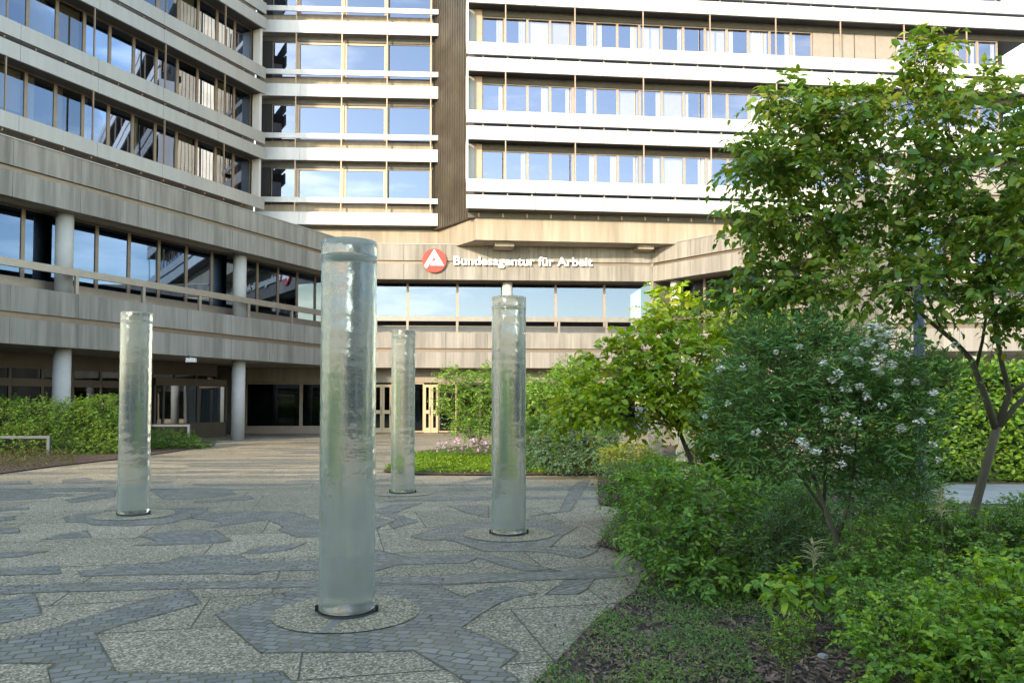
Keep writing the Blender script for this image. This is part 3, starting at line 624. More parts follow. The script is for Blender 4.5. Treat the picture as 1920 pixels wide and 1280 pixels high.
# ------------------------------------------------------------------ sign
LSg=Line(LS.p(LS.u(700),.05),LS.p(s1,.05))
def onS(u,v,n=0):
    s_=LSg.u(u,n); p=LSg.p(s_,n); return s_,CH+ray(u,v)[1]*p[1]
sc,zc=onS(814,489); sgn=empty('company_sign',(*LSg.p(sc,0),zc),'round red logo disc with white angular A beside raised white lettering on the concrete fascia','sign')
rad=.665; ang=math.atan2(LS.d.y,LS.d.x)
def disc(name,poly,n0,n1,m,parent):
    q=MB(); k=len(poly)
    for n in (n0,n1):
        for a,b in poly: p=LSg.p(sc+a*rad,n); q.v.append((*p,zc+b*rad))
    q.f=[tuple(range(k)),tuple(range(2*k-1,k-1,-1))]+[(i,(i+1)%k,k+(i+1)%k,k+i) for i in range(k)]
    return q.build(name,m,parent)
dk=disc('logo_disc',[(math.cos(t*math.pi/32),math.sin(t*math.pi/32)) for t in range(64)],.02,.12,M['red'],sgn)
T_=lambda x,y: ((x-361)/234,(366-y)/234)
# white mark: two pieces sharing an apex, with a slanted slit and small triangle
legA=[T_(358,145),T_(392,200),T_(352,300),T_(310,375),T_(212,525),T_(160,475)]
bodyB=[T_(358,145.5),T_(550,465),T_(280,465),T_(325,380),T_(402,380),T_(352.5,300)]
disc('logo_mark',legA,.125,.145,M['letter'],dk); disc('logo_mark',[T_(393,202),T_(550,465),T_(280,465),T_(328,381),T_(402,380),T_(354,302)],.125,.145,M['letter'],dk)
cu=bpy.data.curves.new('lettering','FONT'); cu.body='Bundesagentur für Arbeit'; cu.size=1; cu.extrude=.03; cu.offset=.022; cu.space_character=1.02
tmp=bpy.data.objects.new('tmp',cu); col.objects.link(tmp); bpy.context.view_layer.update()
dg=bpy.context.evaluated_depsgraph_get(); me=bpy.data.meshes.new_from_object(tmp.evaluated_get(dg)); bpy.data.objects.remove(tmp)
co=np.array([v.co[:] for v in me.vertices]); x0,x1=co[:,0].min(),co[:,0].max()
ya=co[:,1].min(); yb=co[:,1].max()
sL,zT=onS(850,480.5); sR,zB=onS(1111,505)
kx=(sR-sL)/(x1-x0); kz=(zT-zB)/(yb-ya); o0=origin(sgn)
for v in me.vertices:
    a=sL+(v.co.x-x0)*kx; h=zB+(v.co.y-ya)*kz; p=LSg.p(a,.08+v.co.z); v.co=(p[0]-o0.x,p[1]-o0.y,h-o0.z)
me.materials.clear(); me.materials.append(M['letter']); lo=bpy.data.objects.new('lettering',me); col.objects.link(lo); lo.parent=sgn
# ------------------------------------------------------------------ glass columns
def gcol():
    root=empty('glass_column',(0,0,0),'x','glass column','cast glass columns standing in the paved court')
    q=MB(); prof=[(.205,.02)]; r_=random.Random(4); z=.03
    while z<2.86: prof.append((.2185+r_.uniform(-.0016,.0016),z)); z+=.034
    prof.append((.218,2.87)); q.lathe((0,0,0),prof,64); q.build('glass_shaft',M['cglass'],root,True)
    q=MB(); q.lathe((0,0,0),[(.2195,2.874),(.2205,2.88),(.2205,2.994),(.218,3.0)],64); q.build('glass_lid',M['ccap'],root,True)
    q=MB(); q.lathe((0,0,0),[(.226,-.02),(.226,.010)],48); q.build('steel_ring',M['steel'],root,True)
    for x_ in (-.256,.220): q=MB(); q.box(x_+.008,x_+.030,-.015,.015,.0,.05); q.build('water_nozzle',M['steel'],root)
    return root
def copy_tree(o,parent=None):
    c=o.copy(); col.objects.link(c); c.parent=parent
    for ch in [x for x in bpy.data.objects if x.parent==o]: copy_tree(ch,c)
    return c
pg=gcol(); bpy.context.view_layer.update()
labs=['largest, nearest glass column in the foreground, on a round pale pad','glass column at the left in front of the leafy hedge','glass column in front of the small court tree and right of the red logo','slimmest looking glass column at the edge of the green lawn strip',
 'glass column half hidden behind yellow-green leaves, left one of the pair','glass column half hidden behind yellow-green leaves, right one of the pair']
pos=[c for c,_ in GC]+[gr(1230,860),gr(1282,866)]
for i,p in enumerate(pos):
    o=pg if i==0 else copy_tree(pg); o.location=(p[0],p[1],ZP+.004); o.scale=(1,1,.978 if i==0 else 1); o['label']=labs[i]
# ------------------------------------------------------------------ barriers, lamps
def barrier(u0,u1,v,Y,z,label):
    a=at(u0,v,Y); b=at(u1,v,Y); 
    r_=empty('metal_barrier',(b.x,Y,0),label,'barrier','low metal barriers at the hedge')
    q=MB(); q.box(a.x,b.x,Y-.05,Y+.05,z-.09,z); q.build('top_bar',M['bluegrey'],r_,bevel=.008)
    for x in (a.x,b.x-.1): q=MB(); q.box(x,x+.1,Y-.05,Y+.05,0,z-.09); q.build('leg',M['bluegrey'],r_,bevel=.008)
barrier(-40,95,818,24.2,.66,'nearer blue-grey metal barrier at the left edge, in front of the hedge')
barrier(262,357,796,30,.86,'farther blue-grey metal barrier behind the left glass column')
p=LL.u(355,.0); c=LL.p(p,.12)
fl=empty('floodlight',(c[0],c[1],3.5),'small white floodlight under the edge of the left concrete wing','lamp')
q=MB(); q.box(c[0]-.19,c[0]+.19,c[1]-.12,c[1]+.12,3.38,3.56); o=q.build('housing',M['lampw'],fl,bevel=.02)
q=MB(); q.tube([(c[0],c[1],3.55),(c[0]-.1,c[1],3.68)],.03,8); q.build('bracket',M['bluegrey'],fl)
PY=8.6; pp=at(1729,950,PY)
lp=empty('lamp_post',(pp.x,PY,0),'grey round lamp post standing behind the white flowering shrub','lamp post')
q=MB(); q.lathe((pp.x,PY,0),[(.085,0),(.085,.6),(.06,.75),(.055,3.2)],20); q.build('post',M['bluegrey'],lp,True)
q=MB(); q.lathe((pp.x,PY,0),[(.06,3.2),(.13,3.24),(.15,3.6),(.04,3.68)],20); q.build('lamp_head',M['lampw'],lp,True)
# ------------------------------------------------------------------ vegetation
def leafmesh(name,pts,dirs,nrm,Ls,Ws,m,parent,rs,fold=.18,droop=.12):
    n=len(pts); d=dirs/np.linalg.norm(dirs,axis=1,keepdims=True)
    s_=np.cross(d,nrm); s_/=np.maximum(np.linalg.norm(s_,axis=1,keepdims=True),1e-6); up=np.cross(s_,d)
    Lc=Ls[:,None]; Wc=Ws[:,None]
    P0=pts; mid_=pts+d*Lc*.5; 
    l1=pts+d*Lc*.3-s_*Wc*.42+up*Wc*fold; l2=pts+d*Lc*.68-s_*Wc*.36+up*(Wc*fold*.8-Lc*droop*.5)
    r1=pts+d*Lc*.3+s_*Wc*.42+up*Wc*fold; r2=pts+d*Lc*.68+s_*Wc*.36+up*(Wc*fold*.8-Lc*droop*.5)
    tip=pts+d*Lc-up*Lc*droop; 
    V=np.stack([P0,l1,l2,tip,r2,r1,mid_],1).reshape(-1,3)
    base=np.arange(n)[:,None]*7
    Fq=np.concatenate([base+np.array([0,6,2,1]),base+np.array([6,3,2,2]),],1)
    # faces: left quad(0,6,2,1) left tri(6,3,2) right quad(0,5,4,6) right tri(6,4,3)
    loops=np.concatenate([base+np.array([[0,6,2,1]]),base+np.array([[6,3,2]]),base+np.array([[0,5,4,6]]),base+np.array([[6,4,3]])],1).astype(np.int32).ravel()
    tot=np.tile(np.array([4,3,4,3],np.int32),n); start=np.concatenate([[0],np.cumsum(tot)[:-1]]).astype(np.int32)
    o0=origin(parent) if parent else Vector((0,0,0)); V=V-np.array(o0[:])
    me=bpy.data.meshes.new(name); me.vertices.add(len(V)); me.vertices.foreach_set('co',V.astype(np.float32).ravel())
    me.loops.add(len(loops)); me.loops.foreach_set('vertex_index',loops); me.polygons.add(len(tot)); me.polygons.foreach_set('loop_start',start); me.polygons.foreach_set('loop_total',tot)
    me.update(calc_edges=True); me.validate()
    a=me.attributes.new('rnd','FLOAT','POINT'); a.data.foreach_set('value',np.repeat(rs.random(n),7).astype(np.float32))
    me.materials.append(m); o=bpy.data.objects.new(name,me); col.objects.link(o); o.parent=parent; return o
def twigset(rs,lobes,ntw,tl,shell=.55,up=.35,out=.8,rand=.6):
    """lobes: (center, radii). returns start points, directions"""
    vol=np.array([r[0]*r[1]*r[2] for c,r in lobes])**.75; vol=vol**.72; w_=vol/vol.sum(); idx=rs.choice(len(lobes),ntw,p=w_)
    C=np.array([tuple(c) for c,r in lobes])[idx]; Rr=np.array([r for c,r in lobes])[idx]
    g=rs.normal(size=(ntw,3)); g/=np.linalg.norm(g,axis=1,keepdims=True)
    rr=rs.random(ntw)**(1/3)*(1-shell)+shell*rs.random(ntw)**.35
    p=C+g*Rr*rr[:,None]; p[:,2]=np.maximum(p[:,2],.06)
    d=g*out+rs.normal(size=(ntw,3))*rand; d[:,2]+=up; d/=np.linalg.norm(d,axis=1,keepdims=True)
    return p,d
def foliage(name,rs,lobes,ntw,tl,nl,Lf,asp,m,parent,droop=.35,stem=True,shell=.55,up=.35,out=.8,rand=.6,side=.9,flat=.5,fold=.18,ldroop=.12,stemr=.003):
    p,d=twigset(rs,lobes,ntw,tl,shell,up,out,rand)
    T=tl*rs.uniform(.6,1.3,ntw)
    k=np.arange(nl); t=(k+.6)/nl
    D=np.array([0,0,-1.0])
    pos=p[:,None,:]+d[:,None,:]*(T[:,None]*t)[:,:,None]+D*(droop*T[:,None]*t**2)[:,:,None]
    tan=d[:,None,:]+D*(2*droop*t)[None,:,None]; tan=tan/np.linalg.norm(tan,axis=2,keepdims=True)
    sd=np.cross(tan,np.array([0,0,1.0])); sd/=np.maximum(np.linalg.norm(sd,axis=2,keepdims=True),1e-5)
    sg=np.where(k%2==0,1,-1)[None,:,None]
    ld=tan*.6+sd*sg*side+rs.normal(size=pos.shape)*.28; ld[:,:,2]-=.08
    nr=np.array([0,0,1.0])*flat+rs.normal(size=pos.shape)*.42+d[:,None,:]*.25
    n=ntw*nl; sz=Lf*rs.uniform(.45,1.3,n)*np.tile(1-.25*t,ntw)
    pos=pos.reshape(-1,3); pos[:,2]=np.maximum(pos[:,2],.03)
    o=leafmesh(name,pos,ld.reshape(-1,3),nr.reshape(-1,3),sz,sz*asp*rs.uniform(.85,1.15,n),m,parent,rs,fold,ldroop)
    if stem:
        # thin triangular stems
        a=p-d*tl*.35; b=pos.reshape(ntw,nl,3)[:,nl//2]; c=pos.reshape(ntw,nl,3)[:,-1]
        s_=np.cross(d,np.array([.3,.2,1.0])); s_/=np.linalg.norm(s_,axis=1,keepdims=True); u_=np.cross(s_,d)
        V=[];
        for P,r in ((a,stemr),(b,stemr*.75),(c,stemr*.3)):
            for an in (0,2.09,4.19): V.append(P+s_*r*math.cos(an)+u_*r*math.sin(an))
        V=np.stack(V,1).reshape(-1,3)-np.array(origin(parent)[:]) ; base=np.arange(ntw)[:,None]*9
        q=[]
        for i in (0,3):
            for j in range(3): j2=(j+1)%3; q.append([i+j,i+j2,i+3+j2,i+3+j])
        Fc=(base[:,:,None]+np.array(q)[None]).reshape(-1,4)
        me=bpy.data.meshes.new('twigs'); me.from_pydata(V.tolist(),[],Fc.tolist()); me.update(); me.materials.append(M['stem']); oo=bpy.data.objects.new('twigs',me); col.objects.link(oo); oo.parent=parent
    return o
def lob(*L_):
    out=[]
    for (u,v,Y,ru,rv,*ry) in L_:
        k=px(Y); out.append((at(u,v,Y),(ru*k,(ry[0] if ry else ru*k),rv*k)))
    return out
def bez(a,b,r0,r1,rs,n=6,sag=0.0,w_=.06):
    a=Vector(a);b=Vector(b); L_=(b-a).length; pts=[];rr=[]
    o1=Vector(rs.normal(size=3))*w_*L_; o2=Vector(rs.normal(size=3))*w_*L_
    for i in range(n+1):
        t=i/n; p=a.lerp(b,t)+o1*math.sin(math.pi*t)+o2*math.sin(2*math.pi*t)*.5+Vector((0,0,sag*L_*math.sin(math.pi*t)))
        pts.append(p); rr.append(r0+(r1-r0)*t)
    return pts,rr
def branches(q,rs,lobes,src,r0,nsub=6):
    for c,r in lobes:
        s_=min(src,key=lambda p:(Vector(p[0])-Vector(c)).length+ .3*rs.random()); 
        pts,rr=bez(s_[0],c,min(r0,s_[1]*.75),r0*.3,rs,7,.05); q.tube(pts,rr,6)
        for k in range(nsub):
            g=rs.normal(size=3); g/=np.linalg.norm(g); e=Vector(c)+Vector(g*np.array(r)*.8)
            pts2,rr2=bez(pts[rs.integers(3,8)],e,r0*.28,r0*.07,rs,5,.03,.08); q.tube(pts2,rr2,4)
SD=100
def rs_():
    global SD; SD+=1; return np.random.default_rng(SD)
def plant(name,label,cat,base,lobes,ntw,tl,nl,Lf,asp,m,group=None,trunk=None,r0=.012,nsub=5,**kw):
    rs=rs_(); root=empty(name,base,label,cat,group)
    q=MB(); src=[(Vector(base)+Vector((0,0,.0)),r0*1.6)]
    if trunk:
        src=[]
        for pts,rr in trunk: 
            q.tube(pts,rr,10); src+=[(Vector(p),r_) for p,r_ in list(zip(pts,rr))[1:]]
    branches(q,rs,lobes,src,r0,nsub)
    q.build('trunk' if trunk else 'stems',M['bark'],root,True)
    foliage('crown' if trunk else 'leaves',rs,lobes,ntw,tl,nl,Lf,asp,m,root,**kw)
    return root,rs
# --- large tree on the right
TY=6.3
def tp(u,v,dy=0): return at(u,v,TY+dy)
base=(*gr(1795,1140)[:1],TY,0); base=(at(1790,1100,TY).x,TY,0)
trunk=[([base,tp(1805,1030),tp(1828,950),tp(1850,870),tp(1870,800)],[.075,.058,.052,.050,.048]),
 ([tp(1868,805),tp(1848,745),tp(1822,675),tp(1790,640,.1),tp(1740,600,.2),tp(1660,520,.3),tp(1560,450,.3)],[.045,.038,.032,.028,.022,.016,.01]),
 ([tp(1830,690),tp(1842,640),tp(1850,585),tp(1850,480),tp(1820,330)],[.022,.018,.015,.012,.006]),
 ([tp(1870,800),tp(1893,738),tp(1878,680,-.1),tp(1862,590,-.2),tp(1850,420,-.2),tp(1760,200,-.1)],[.045,.036,.028,.023,.016,.007]),
 ([tp(1893,738),tp(1925,718),tp(1960,690),tp(2020,560)],[.032,.026,.024,.012]),
 ([tp(1872,802),tp(1905,760),tp(1950,720),tp(2040,600)],[.035,.03,.026,.012]),
 ([tp(1770,625,.15),tp(1740,560),tp(1700,470)],[.02,.015,.008])]
trunk=[(p,[r*.70 for r in rr]) for p,rr in trunk]
lbs=lob((1490,195,6.4,62,30,.25),(1560,225,6.4,75,38,.35),(1730,115,6.2,38,34,.2),(1690,200,6.4,100,50,.4),(1830,205,6.1,90,60,.4),(1430,310,6.3,62,26,.25),(1530,325,6.5,100,42,.45),(1680,320,6.3,110,60,.55),(1850,330,6.0,110,70,.6),
 (1420,412,6.2,62,18,.2),(1520,425,6.4,90,34,.4),(1620,440,6.7,120,45,.6),(1780,450,6.2,130,60,.65),(1910,440,5.9,90,70,.5),(1460,525,6.4,85,30,.3),(1400,560,6.5,45,18,.2),(1580,525,6.2,110,42,.5),(1740,540,6.0,110,38,.5),(1880,560,5.9,90,36,.4),(2000,350,6.2,90,160,.6),(1970,590,5.8,60,30,.3))
big,brs=plant('broadleaf_tree','tall multi stemmed tree with broad leaves in tiers, filling the upper right','tree',base,lbs,1750,.26,7,.097,.58,L['tree'],trunk=trunk,r0=.012,nsub=5,droop=.45,up=.15,out=.7,rand=.55,shell=.5,ldroop=.25,flat=.8)
# --- white flowering shrub
SY=5.8
sp=lambda u,v,dy=0: at(u,v,SY+dy)
fb=(at(1608,1160,SY).x,SY,0)
trunk=[([fb,sp(1598,1120),sp(1585,1060),sp(1565,1000),sp(1545,950),sp(1525,890)],[.034,.03,.027,.022,.018,.012]),([sp(1570,1010),sp(1590,950),sp(1600,880),sp(1610,780)],[.014,.012,.01,.006]),([sp(1555,970),sp(1505,900),sp(1450,840)],[.012,.01,.006]),([sp(1545,940),sp(1550,840),sp(1560,740)],[.012,.01,.006])]
fl_l=lob((1440,720,5.9,110,90,.4),(1380,790,5.9,80,80,.3),(1540,700,5.8,120,85,.45),(1650,700,5.8,90,80,.4),(1600,790,5.8,140,90,.5),(1690,810,5.9,80,100,.35),(1480,830,5.8,130,60,.4),(1650,900,5.9,110,55,.35),(1740,720,5.9,50,60,.25),(1520,630,5.9,50,45,.2),(1420,640,5.9,50,35,.2))
foliage('crown',brs,lob((1465,180,6.3,45,26,.2),(1530,230,6.3,60,30,.25),(1590,205,6.3,50,34,.25),(1410,300,6.2,45,22,.2),(1480,320,6.4,60,28,.3),(1395,408,6.2,48,16,.2),(1470,425,6.4,60,24,.3),(1385,555,6.4,60,20,.2),(1740,118,6.2,30,20,.2),(1450,520,6.4,70,24,.3)),330,.24,7,.10,.58,L['tree'],big,droop=.45,up=.15,out=.7,rand=.55,shell=.4,ldroop=.25,flat=.8)
fsh,frs=plant('flowering_shrub','dark green narrow leaved shrub dotted with white flower heads on a thin trunk','shrub',fb,fl_l,2600,.17,9,.066,.28,L['vib'],trunk=trunk,r0=.008,nsub=5,droop=.1,up=.55,out=.7,rand=.5,shell=.45,ldroop=.1)
def cluster(c,r,rs,m,parent,name='flower_cluster',n=36):
    q=MB()
    for i in range(n):
        g=rs.normal(size=3); g/=np.linalg.norm(g); g[2]*=.8; p=Vector(c)+Vector(g)*r*rs.uniform(.5,1)
        a=rs.random()*6.28; s_=r*.30
        e1=Vector((math.cos(a),math.sin(a),rs.normal()*.4)).normalized()*s_; e2=Vector((-math.sin(a),math.cos(a),rs.normal()*.4)).normalized()*s_
        b=len(q.v); q.v+=[tuple(p+e1),tuple(p+e2),tuple(p-e1),tuple(p-e2)]; q.f.append((b,b+1,b+2,b+3))
    return q.build(name,m,parent)
fpos=[(1640,612,15),(1670,625,12),(1625,640,14),(1655,650,10),(1600,655,10),(1590,672,12),(1652,668,10),(1572,700,10),(1610,678,14),(1642,685,14),(1670,683,13),(1560,712,11),(1587,728,13),(1612,724,10),(1500,650,8),(1455,660,7),(1625,742,12),(1545,680,9),(1700,665,9),(1684,716,10),(1718,716,10),(1750,735,10),(1680,740,8),(1655,760,9),(1745,771,9),(1607,791,11),(1689,803,13),(1723,790,11),(1586,778,8),(1548,788,7),(1418,811,11),(1505,828,12),(1511,836,9),(1529,845,12),(1588,842,12),(1545,766,8),(1470,795,7),(1365,757,7),(1351,692,9),(1392,690,8),(1322,780,6),(1750,833,9),(1760,862,8),(1580,870,8),(1340,855,8),(1655,632,14),(1790,645,9),(1650,700,10)]
for (u,v,r) in fpos: cluster(at(u,v,5.28+frs.random()*.15),r*px(5.5)*.92,frs,M['flower'],fsh)
# --- yellow green shrub tree
YY=9.6
yb=at(1300,1000,YY); yb=(yb.x,YY,0)
yl=lob((1262,590,9.6,55,50,.35),(1200,650,9.5,60,45,.4),(1150,700,9.5,70,50,.4),(1270,680,9.3,90,65,.5),(1100,750,9.4,55,40,.35),(1170,755,9.2,100,42,.5),(1340,690,9.8,70,90,.5),(1300,735,9.3,85,45,.5),(1400,600,10,70,50,.4),(1370,790,9.8,70,60,.4),(1060,780,9.7,35,28,.3))
yt,_=plant('broadleaf_shrub','bright yellow-green large leaved shrub in the sun, in front of the right wing','shrub',yb,yl,1150,.28,8,.115,.55,L['yg'],trunk=[([yb,(yb[0]+.05,YY,.5),tuple(at(1295,860,YY)),tuple(at(1270,800,YY))],[.05,.045,.035,.02])],r0=.02,nsub=5,droop=.5,up=.3,out=.75,rand=.45,shell=.5,ldroop=.22)
# --- low bushes along the paving edge
def bush(name,label,u,vb,Y,lobes,ntw,tl,nl,Lf,asp,m,**kw):
    b=(at(u,vb,Y).x,Y,.03); return plant(name,label,'shrub',b,lobes,ntw,tl,nl,Lf,asp,m,**kw)
bush('leafy_shrub','sprawling green shrub overhanging the paving edge right of the middle',1290,1080,7.2,lob((1240,960,7.6,75,60,.4),(1320,930,7.6,110,50,.5),(1260,1020,7.0,80,55,.35),(1360,1010,7.0,90,75,.5),(1450,960,7.4,80,60,.5),(1340,1080,6.6,100,35,.3),(1230,900,8.2,60,40,.4)),1100,.24,9,.072,.5,L['mid'],droop=.5,up=.35,out=.8,rand=.5,shell=.4)
bush('leafy_shrub','low green shrub at the pavement corner below the lime-yellow bush',1190,950,10.8,lob((1180,915,11,50,32,.4),(1230,905,11.3,60,40,.5),(1155,930,11,22,14,.25)),420,.22,8,.06,.5,L['mid'],droop=.45)
bush('lime_shrub','small round lime-yellow shrub beside the lawn strip',1175,885,15.5,lob((1150,855,15.5,30,18,.35),(1185,850,15.5,42,20,.45),(1215,862,15.5,28,20,.35)),520,.14,7,.05,.6,L['lime'],droop=.2,shell=.7)
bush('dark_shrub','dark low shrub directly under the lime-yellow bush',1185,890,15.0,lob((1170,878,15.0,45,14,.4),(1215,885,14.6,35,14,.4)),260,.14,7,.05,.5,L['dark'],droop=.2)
bush('bluish_shrub','rounded blue-green bush behind the lawn strip, below the yellow-green shrub',1080,865,17.5,lob((1060,815,17.5,55,42,.8),(1110,825,17.2,50,44,.7),(1030,845,17.5,45,28,.5),(1140,850,17,30,28,.4),(1080,860,17.2,70,15,.5)),2200,.22,8,.075,.42,L['blue'],droop=.2,shell=.6)
bush('leafy_shrub','mid green bush between the right glass column and the yellow-green shrub',1020,850,19.5,lob((1010,760,19.5,40,45,.8),(1050,735,19.5,50,45,.8),(1080,700,19.5,40,30,.6),(1010,820,19.5,45,35,.7),(1100,750,19.2,50,50,.7),(1010,850,19.5,50,20,.6)),2200,.3,8,.09,.45,L['mid'],droop=.3,shell=.6)
# small court tree
b=(at(893,857,24).x,24,0)
plant('small_tree','small spreading tree above pink flowers, left of the right glass column','tree',b,lob((850,705,24,30,12,.5),(850,738,24,38,18,.7),(900,725,24,40,25,.9),(880,780,24,42,22,.9),(940,750,24,42,42,.9),(832,765,24,14,12,.4),(985,730,24,30,22,.6),(930,700,24,40,14,.5),(890,800,24,50,20,.8)),1300,.34,8,.09,.45,L['mid'],trunk=[([b,at(890,825,24),at(875,800,24)],[.07,.055,.04]),([at(893,848,24),at(905,800,24),at(925,770,24)],[.05,.04,.02]),([at(890,830,24),at(862,800,24),at(845,780,24)],[.04,.03,.02])],r0=.02,nsub=5,droop=.25,shell=.6)
# flowers beneath it
rs=rs_(); fr=empty('pink_flower_patch',(at(865,850,23).x,23,.03),'patch of pink flowers under the small court tree','flowers')
foliage('leaves',rs,lob((860,848,23,50,12,.6),(830,855,22.5,35,8,.4),(900,845,23,30,14,.4)),500,.2,7,.07,.25,L['hedge'],fr,stem=False,up=.7,droop=.1)
q=MB()
for i in range(90):
    p=at(rs.uniform(818,915),rs.uniform(822,845),23+rs.uniform(-.5,.5)); s_=.035
    for t in range(3):
        e1=Vector(rs.normal(size=3)).normalized()*s_; e2=Vector(rs.normal(size=3)).normalized()*s_; c=p+Vector(rs.normal(size=3))*.02; bq=len(q.v); q.v+=[tuple(c+e1),tuple(c+e2),tuple(c-e1),tuple(c-e2)]; q.f.append((bq,bq+1,bq+2,bq+3))
q.build('blossoms',M['pink'],fr)['kind']='stuff'
# --- ground covers (stuff)
def inpoly(x,y,poly):
    c=np.zeros(len(x),bool); n=len(poly)
    for i in range(n):
        x1,y1=poly[i]; x2,y2=poly[(i+1)%n]; k=((y1>y)!=(y2>y))&(x<(x2-x1)*(y-y1)/(y2-y1+1e-12)+x1); c^=k
    return c
def cover(name,label,poly,n,Lf,asp,m,zmax,rs,up=.8,cat='ground cover',mask=None):
    P=np.array(poly); x=rs.uniform(P[:,0].min(),P[:,0].max(),n*4); y=rs.uniform(P[:,1].min(),P[:,1].max(),n*4); k=inpoly(x,y,poly); x=x[k][:n]; y=y[k][:n]
    if mask is not None: k=mask(x,y,rs); x=x[k]; y=y[k]
    n=len(x); hump=.5+.5*np.sin(x*2.3+1.3*np.sin(y*1.9))*np.sin(y*2.7+x)
    z=.03+rs.random(n)*zmax*(.45+.55*hump); pos=np.stack([x,y,z],1)
    d=rs.normal(size=(n,3)); d[:,2]=np.abs(d[:,2])*up+.1; nr=rs.normal(size=(n,3))*.5; nr[:,2]+=1
    sz=Lf*rs.uniform(.6,1.3,n); o=leafmesh(name,pos,d,nr,sz,sz*asp,m,None,rs); tag(o,label,cat,kind='stuff'); return o
rs=rs_()
cover('ground_cover','bright green low ground cover strip at the far edge of the paving',[gr(u,v) for u,v in ((722,884),(790,889),(900,890),(1130,889),(1160,880))]+[(5.0,20.5),(2,22.5),(-1,24),gr(790,852),gr(740,868)],22000,.06,.6,L['lawn'],.13,rs,up=.5)
gcp=[gr(1015,1283),gr(1125,1168),gr(1195,1118),gr(1290,1105),gr(1420,1120),gr(1430,1180),gr(1380,1220),gr(1410,1283),(2.2,2.6),(.4,2.6)]
gcp=[gr(1010,1283),gr(1122,1168),gr(1195,1116),gr(1300,1100),gr(1420,1110),gr(1450,1180),gr(1400,1230),gr(1430,1300),gr(1500,1400),gr(900,1400)]
cover('ground_cover','dark green creeping cover on the bed in the lower middle, next to the paving',gcp,15000,.028,.4,L['gc'],.10,rs,up=.9,mask=lambda x,y,r:(np.sin(x*7+2*np.sin(y*5))*np.sin(y*6+x*3)+r.normal(size=len(x))*.35)>-.1)
cover('ground_cover','sparse weeds on the shaded soil behind the front shrubs at the right',[(2.0,6.5),(9,6.5),(10.5,12.4),(4,12.4),(2.6,10)],16000,.05,.4,L['gc'],.16,rs,up=.9)
cover('ground_cover','brownish low cover in front of the left hedge',[gr(-60,896),gr(0,887),gr(140,872),gr(145,856),gr(60,850),gr(-60,850)],7000,.05,.4,L['brown'],.3,rs,up=.9)
# mulch chips
q=MB(); pyl=[gr(u,v) for u,v in ((1190,1125),(1300,1060),(1640,1100),(1700,1283),(1200,1283))]
for i in range(2600):
    u=rs.uniform(1100,1700); v=rs.uniform(1010,1290); x,y=gr(u,v); a=rs.random()*6.28; l_=rs.uniform(.012,.035); w_=rs.uniform(.004,.01); e=Vector((math.cos(a),math.sin(a),rs.normal()*.25))*l_; f_=Vector((-math.sin(a),math.cos(a),rs.normal()*.3))*w_; c=Vector((x,y,.036+rs.random()*.012))
    if not inpoly(np.array([x]),np.array([y]),bed)[0]: continue
    b=len(q.v); q.v+=[tuple(c-e-f_),tuple(c+e-f_),tuple(c+e+f_),tuple(c-e+f_)]; q.f.append((b,b+1,b+2,b+3))
ql=MB(); rl=np.random.default_rng(55)
for i in range(420):
    if i<260: k_=rl.integers(0,4); tt=rl.random(); pa_=[gr(1006,1285),gr(1119,1165),gr(1191,1112),gr(1175,1040),gr(1118,1023)]; a_=pa_[k_]; b_=pa_[k_+1]; x=a_[0]*(1-tt)+b_[0]*tt-abs(rl.normal())*.16; y=a_[1]*(1-tt)+b_[1]*tt+rl.normal()*.05
    else: x,y=gr(rl.uniform(0,1150),rl.uniform(930,1290))
    a=rl.random()*6.28; l_=rl.uniform(.006,.022); e=Vector((math.cos(a),math.sin(a),rl.normal()*.2))*l_; f_=Vector((-math.sin(a),math.cos(a),rl.normal()*.3))*l_*.5; c=Vector((x,y,.012))
    b=len(ql.v); ql.v+=[tuple(c-e),tuple(c-f_),tuple(c+e),tuple(c+f_)]; ql.f.append((b,b+1,b+2,b+3))
tag(ql.build('leaf_litter',simple('dry_leaf',(.16,.11,.05),.9,var=.6,scale=9)),'scattered dry leaf bits on the paving near the bed edge','leaf litter',kind='stuff')
cover('ground_cover','weeds growing over the zigzag bed edge right of the glass columns',[gr(1119,1023),gr(1175,1038),gr(1215,1068),gr(1260,1060),gr(1230,950),gr(1122,944),gr(1150,950),gr(1175,957),gr(1150,985)],2600,.045,.4,L['gc'],.12,rs,up=.9)
M['chip']=simple('bark_chips',(.22,.14,.10),.9,var=.6,scale=25)
tag(q.build('bark_mulch',M['chip']),'pale and brown bark chips scattered over the bed','mulch',kind='stuff')
st=MB(); c=at(1543,1240,4.9); x,y=gr(1543,1243); st.lathe((x,y,.03),[(.03,0),(.036,.012),(.03,.028),(.012,.034)],7); tag(st.build('stone',M['path'],bevel=.002),'small grey stone lying on the bark mulch','stone')
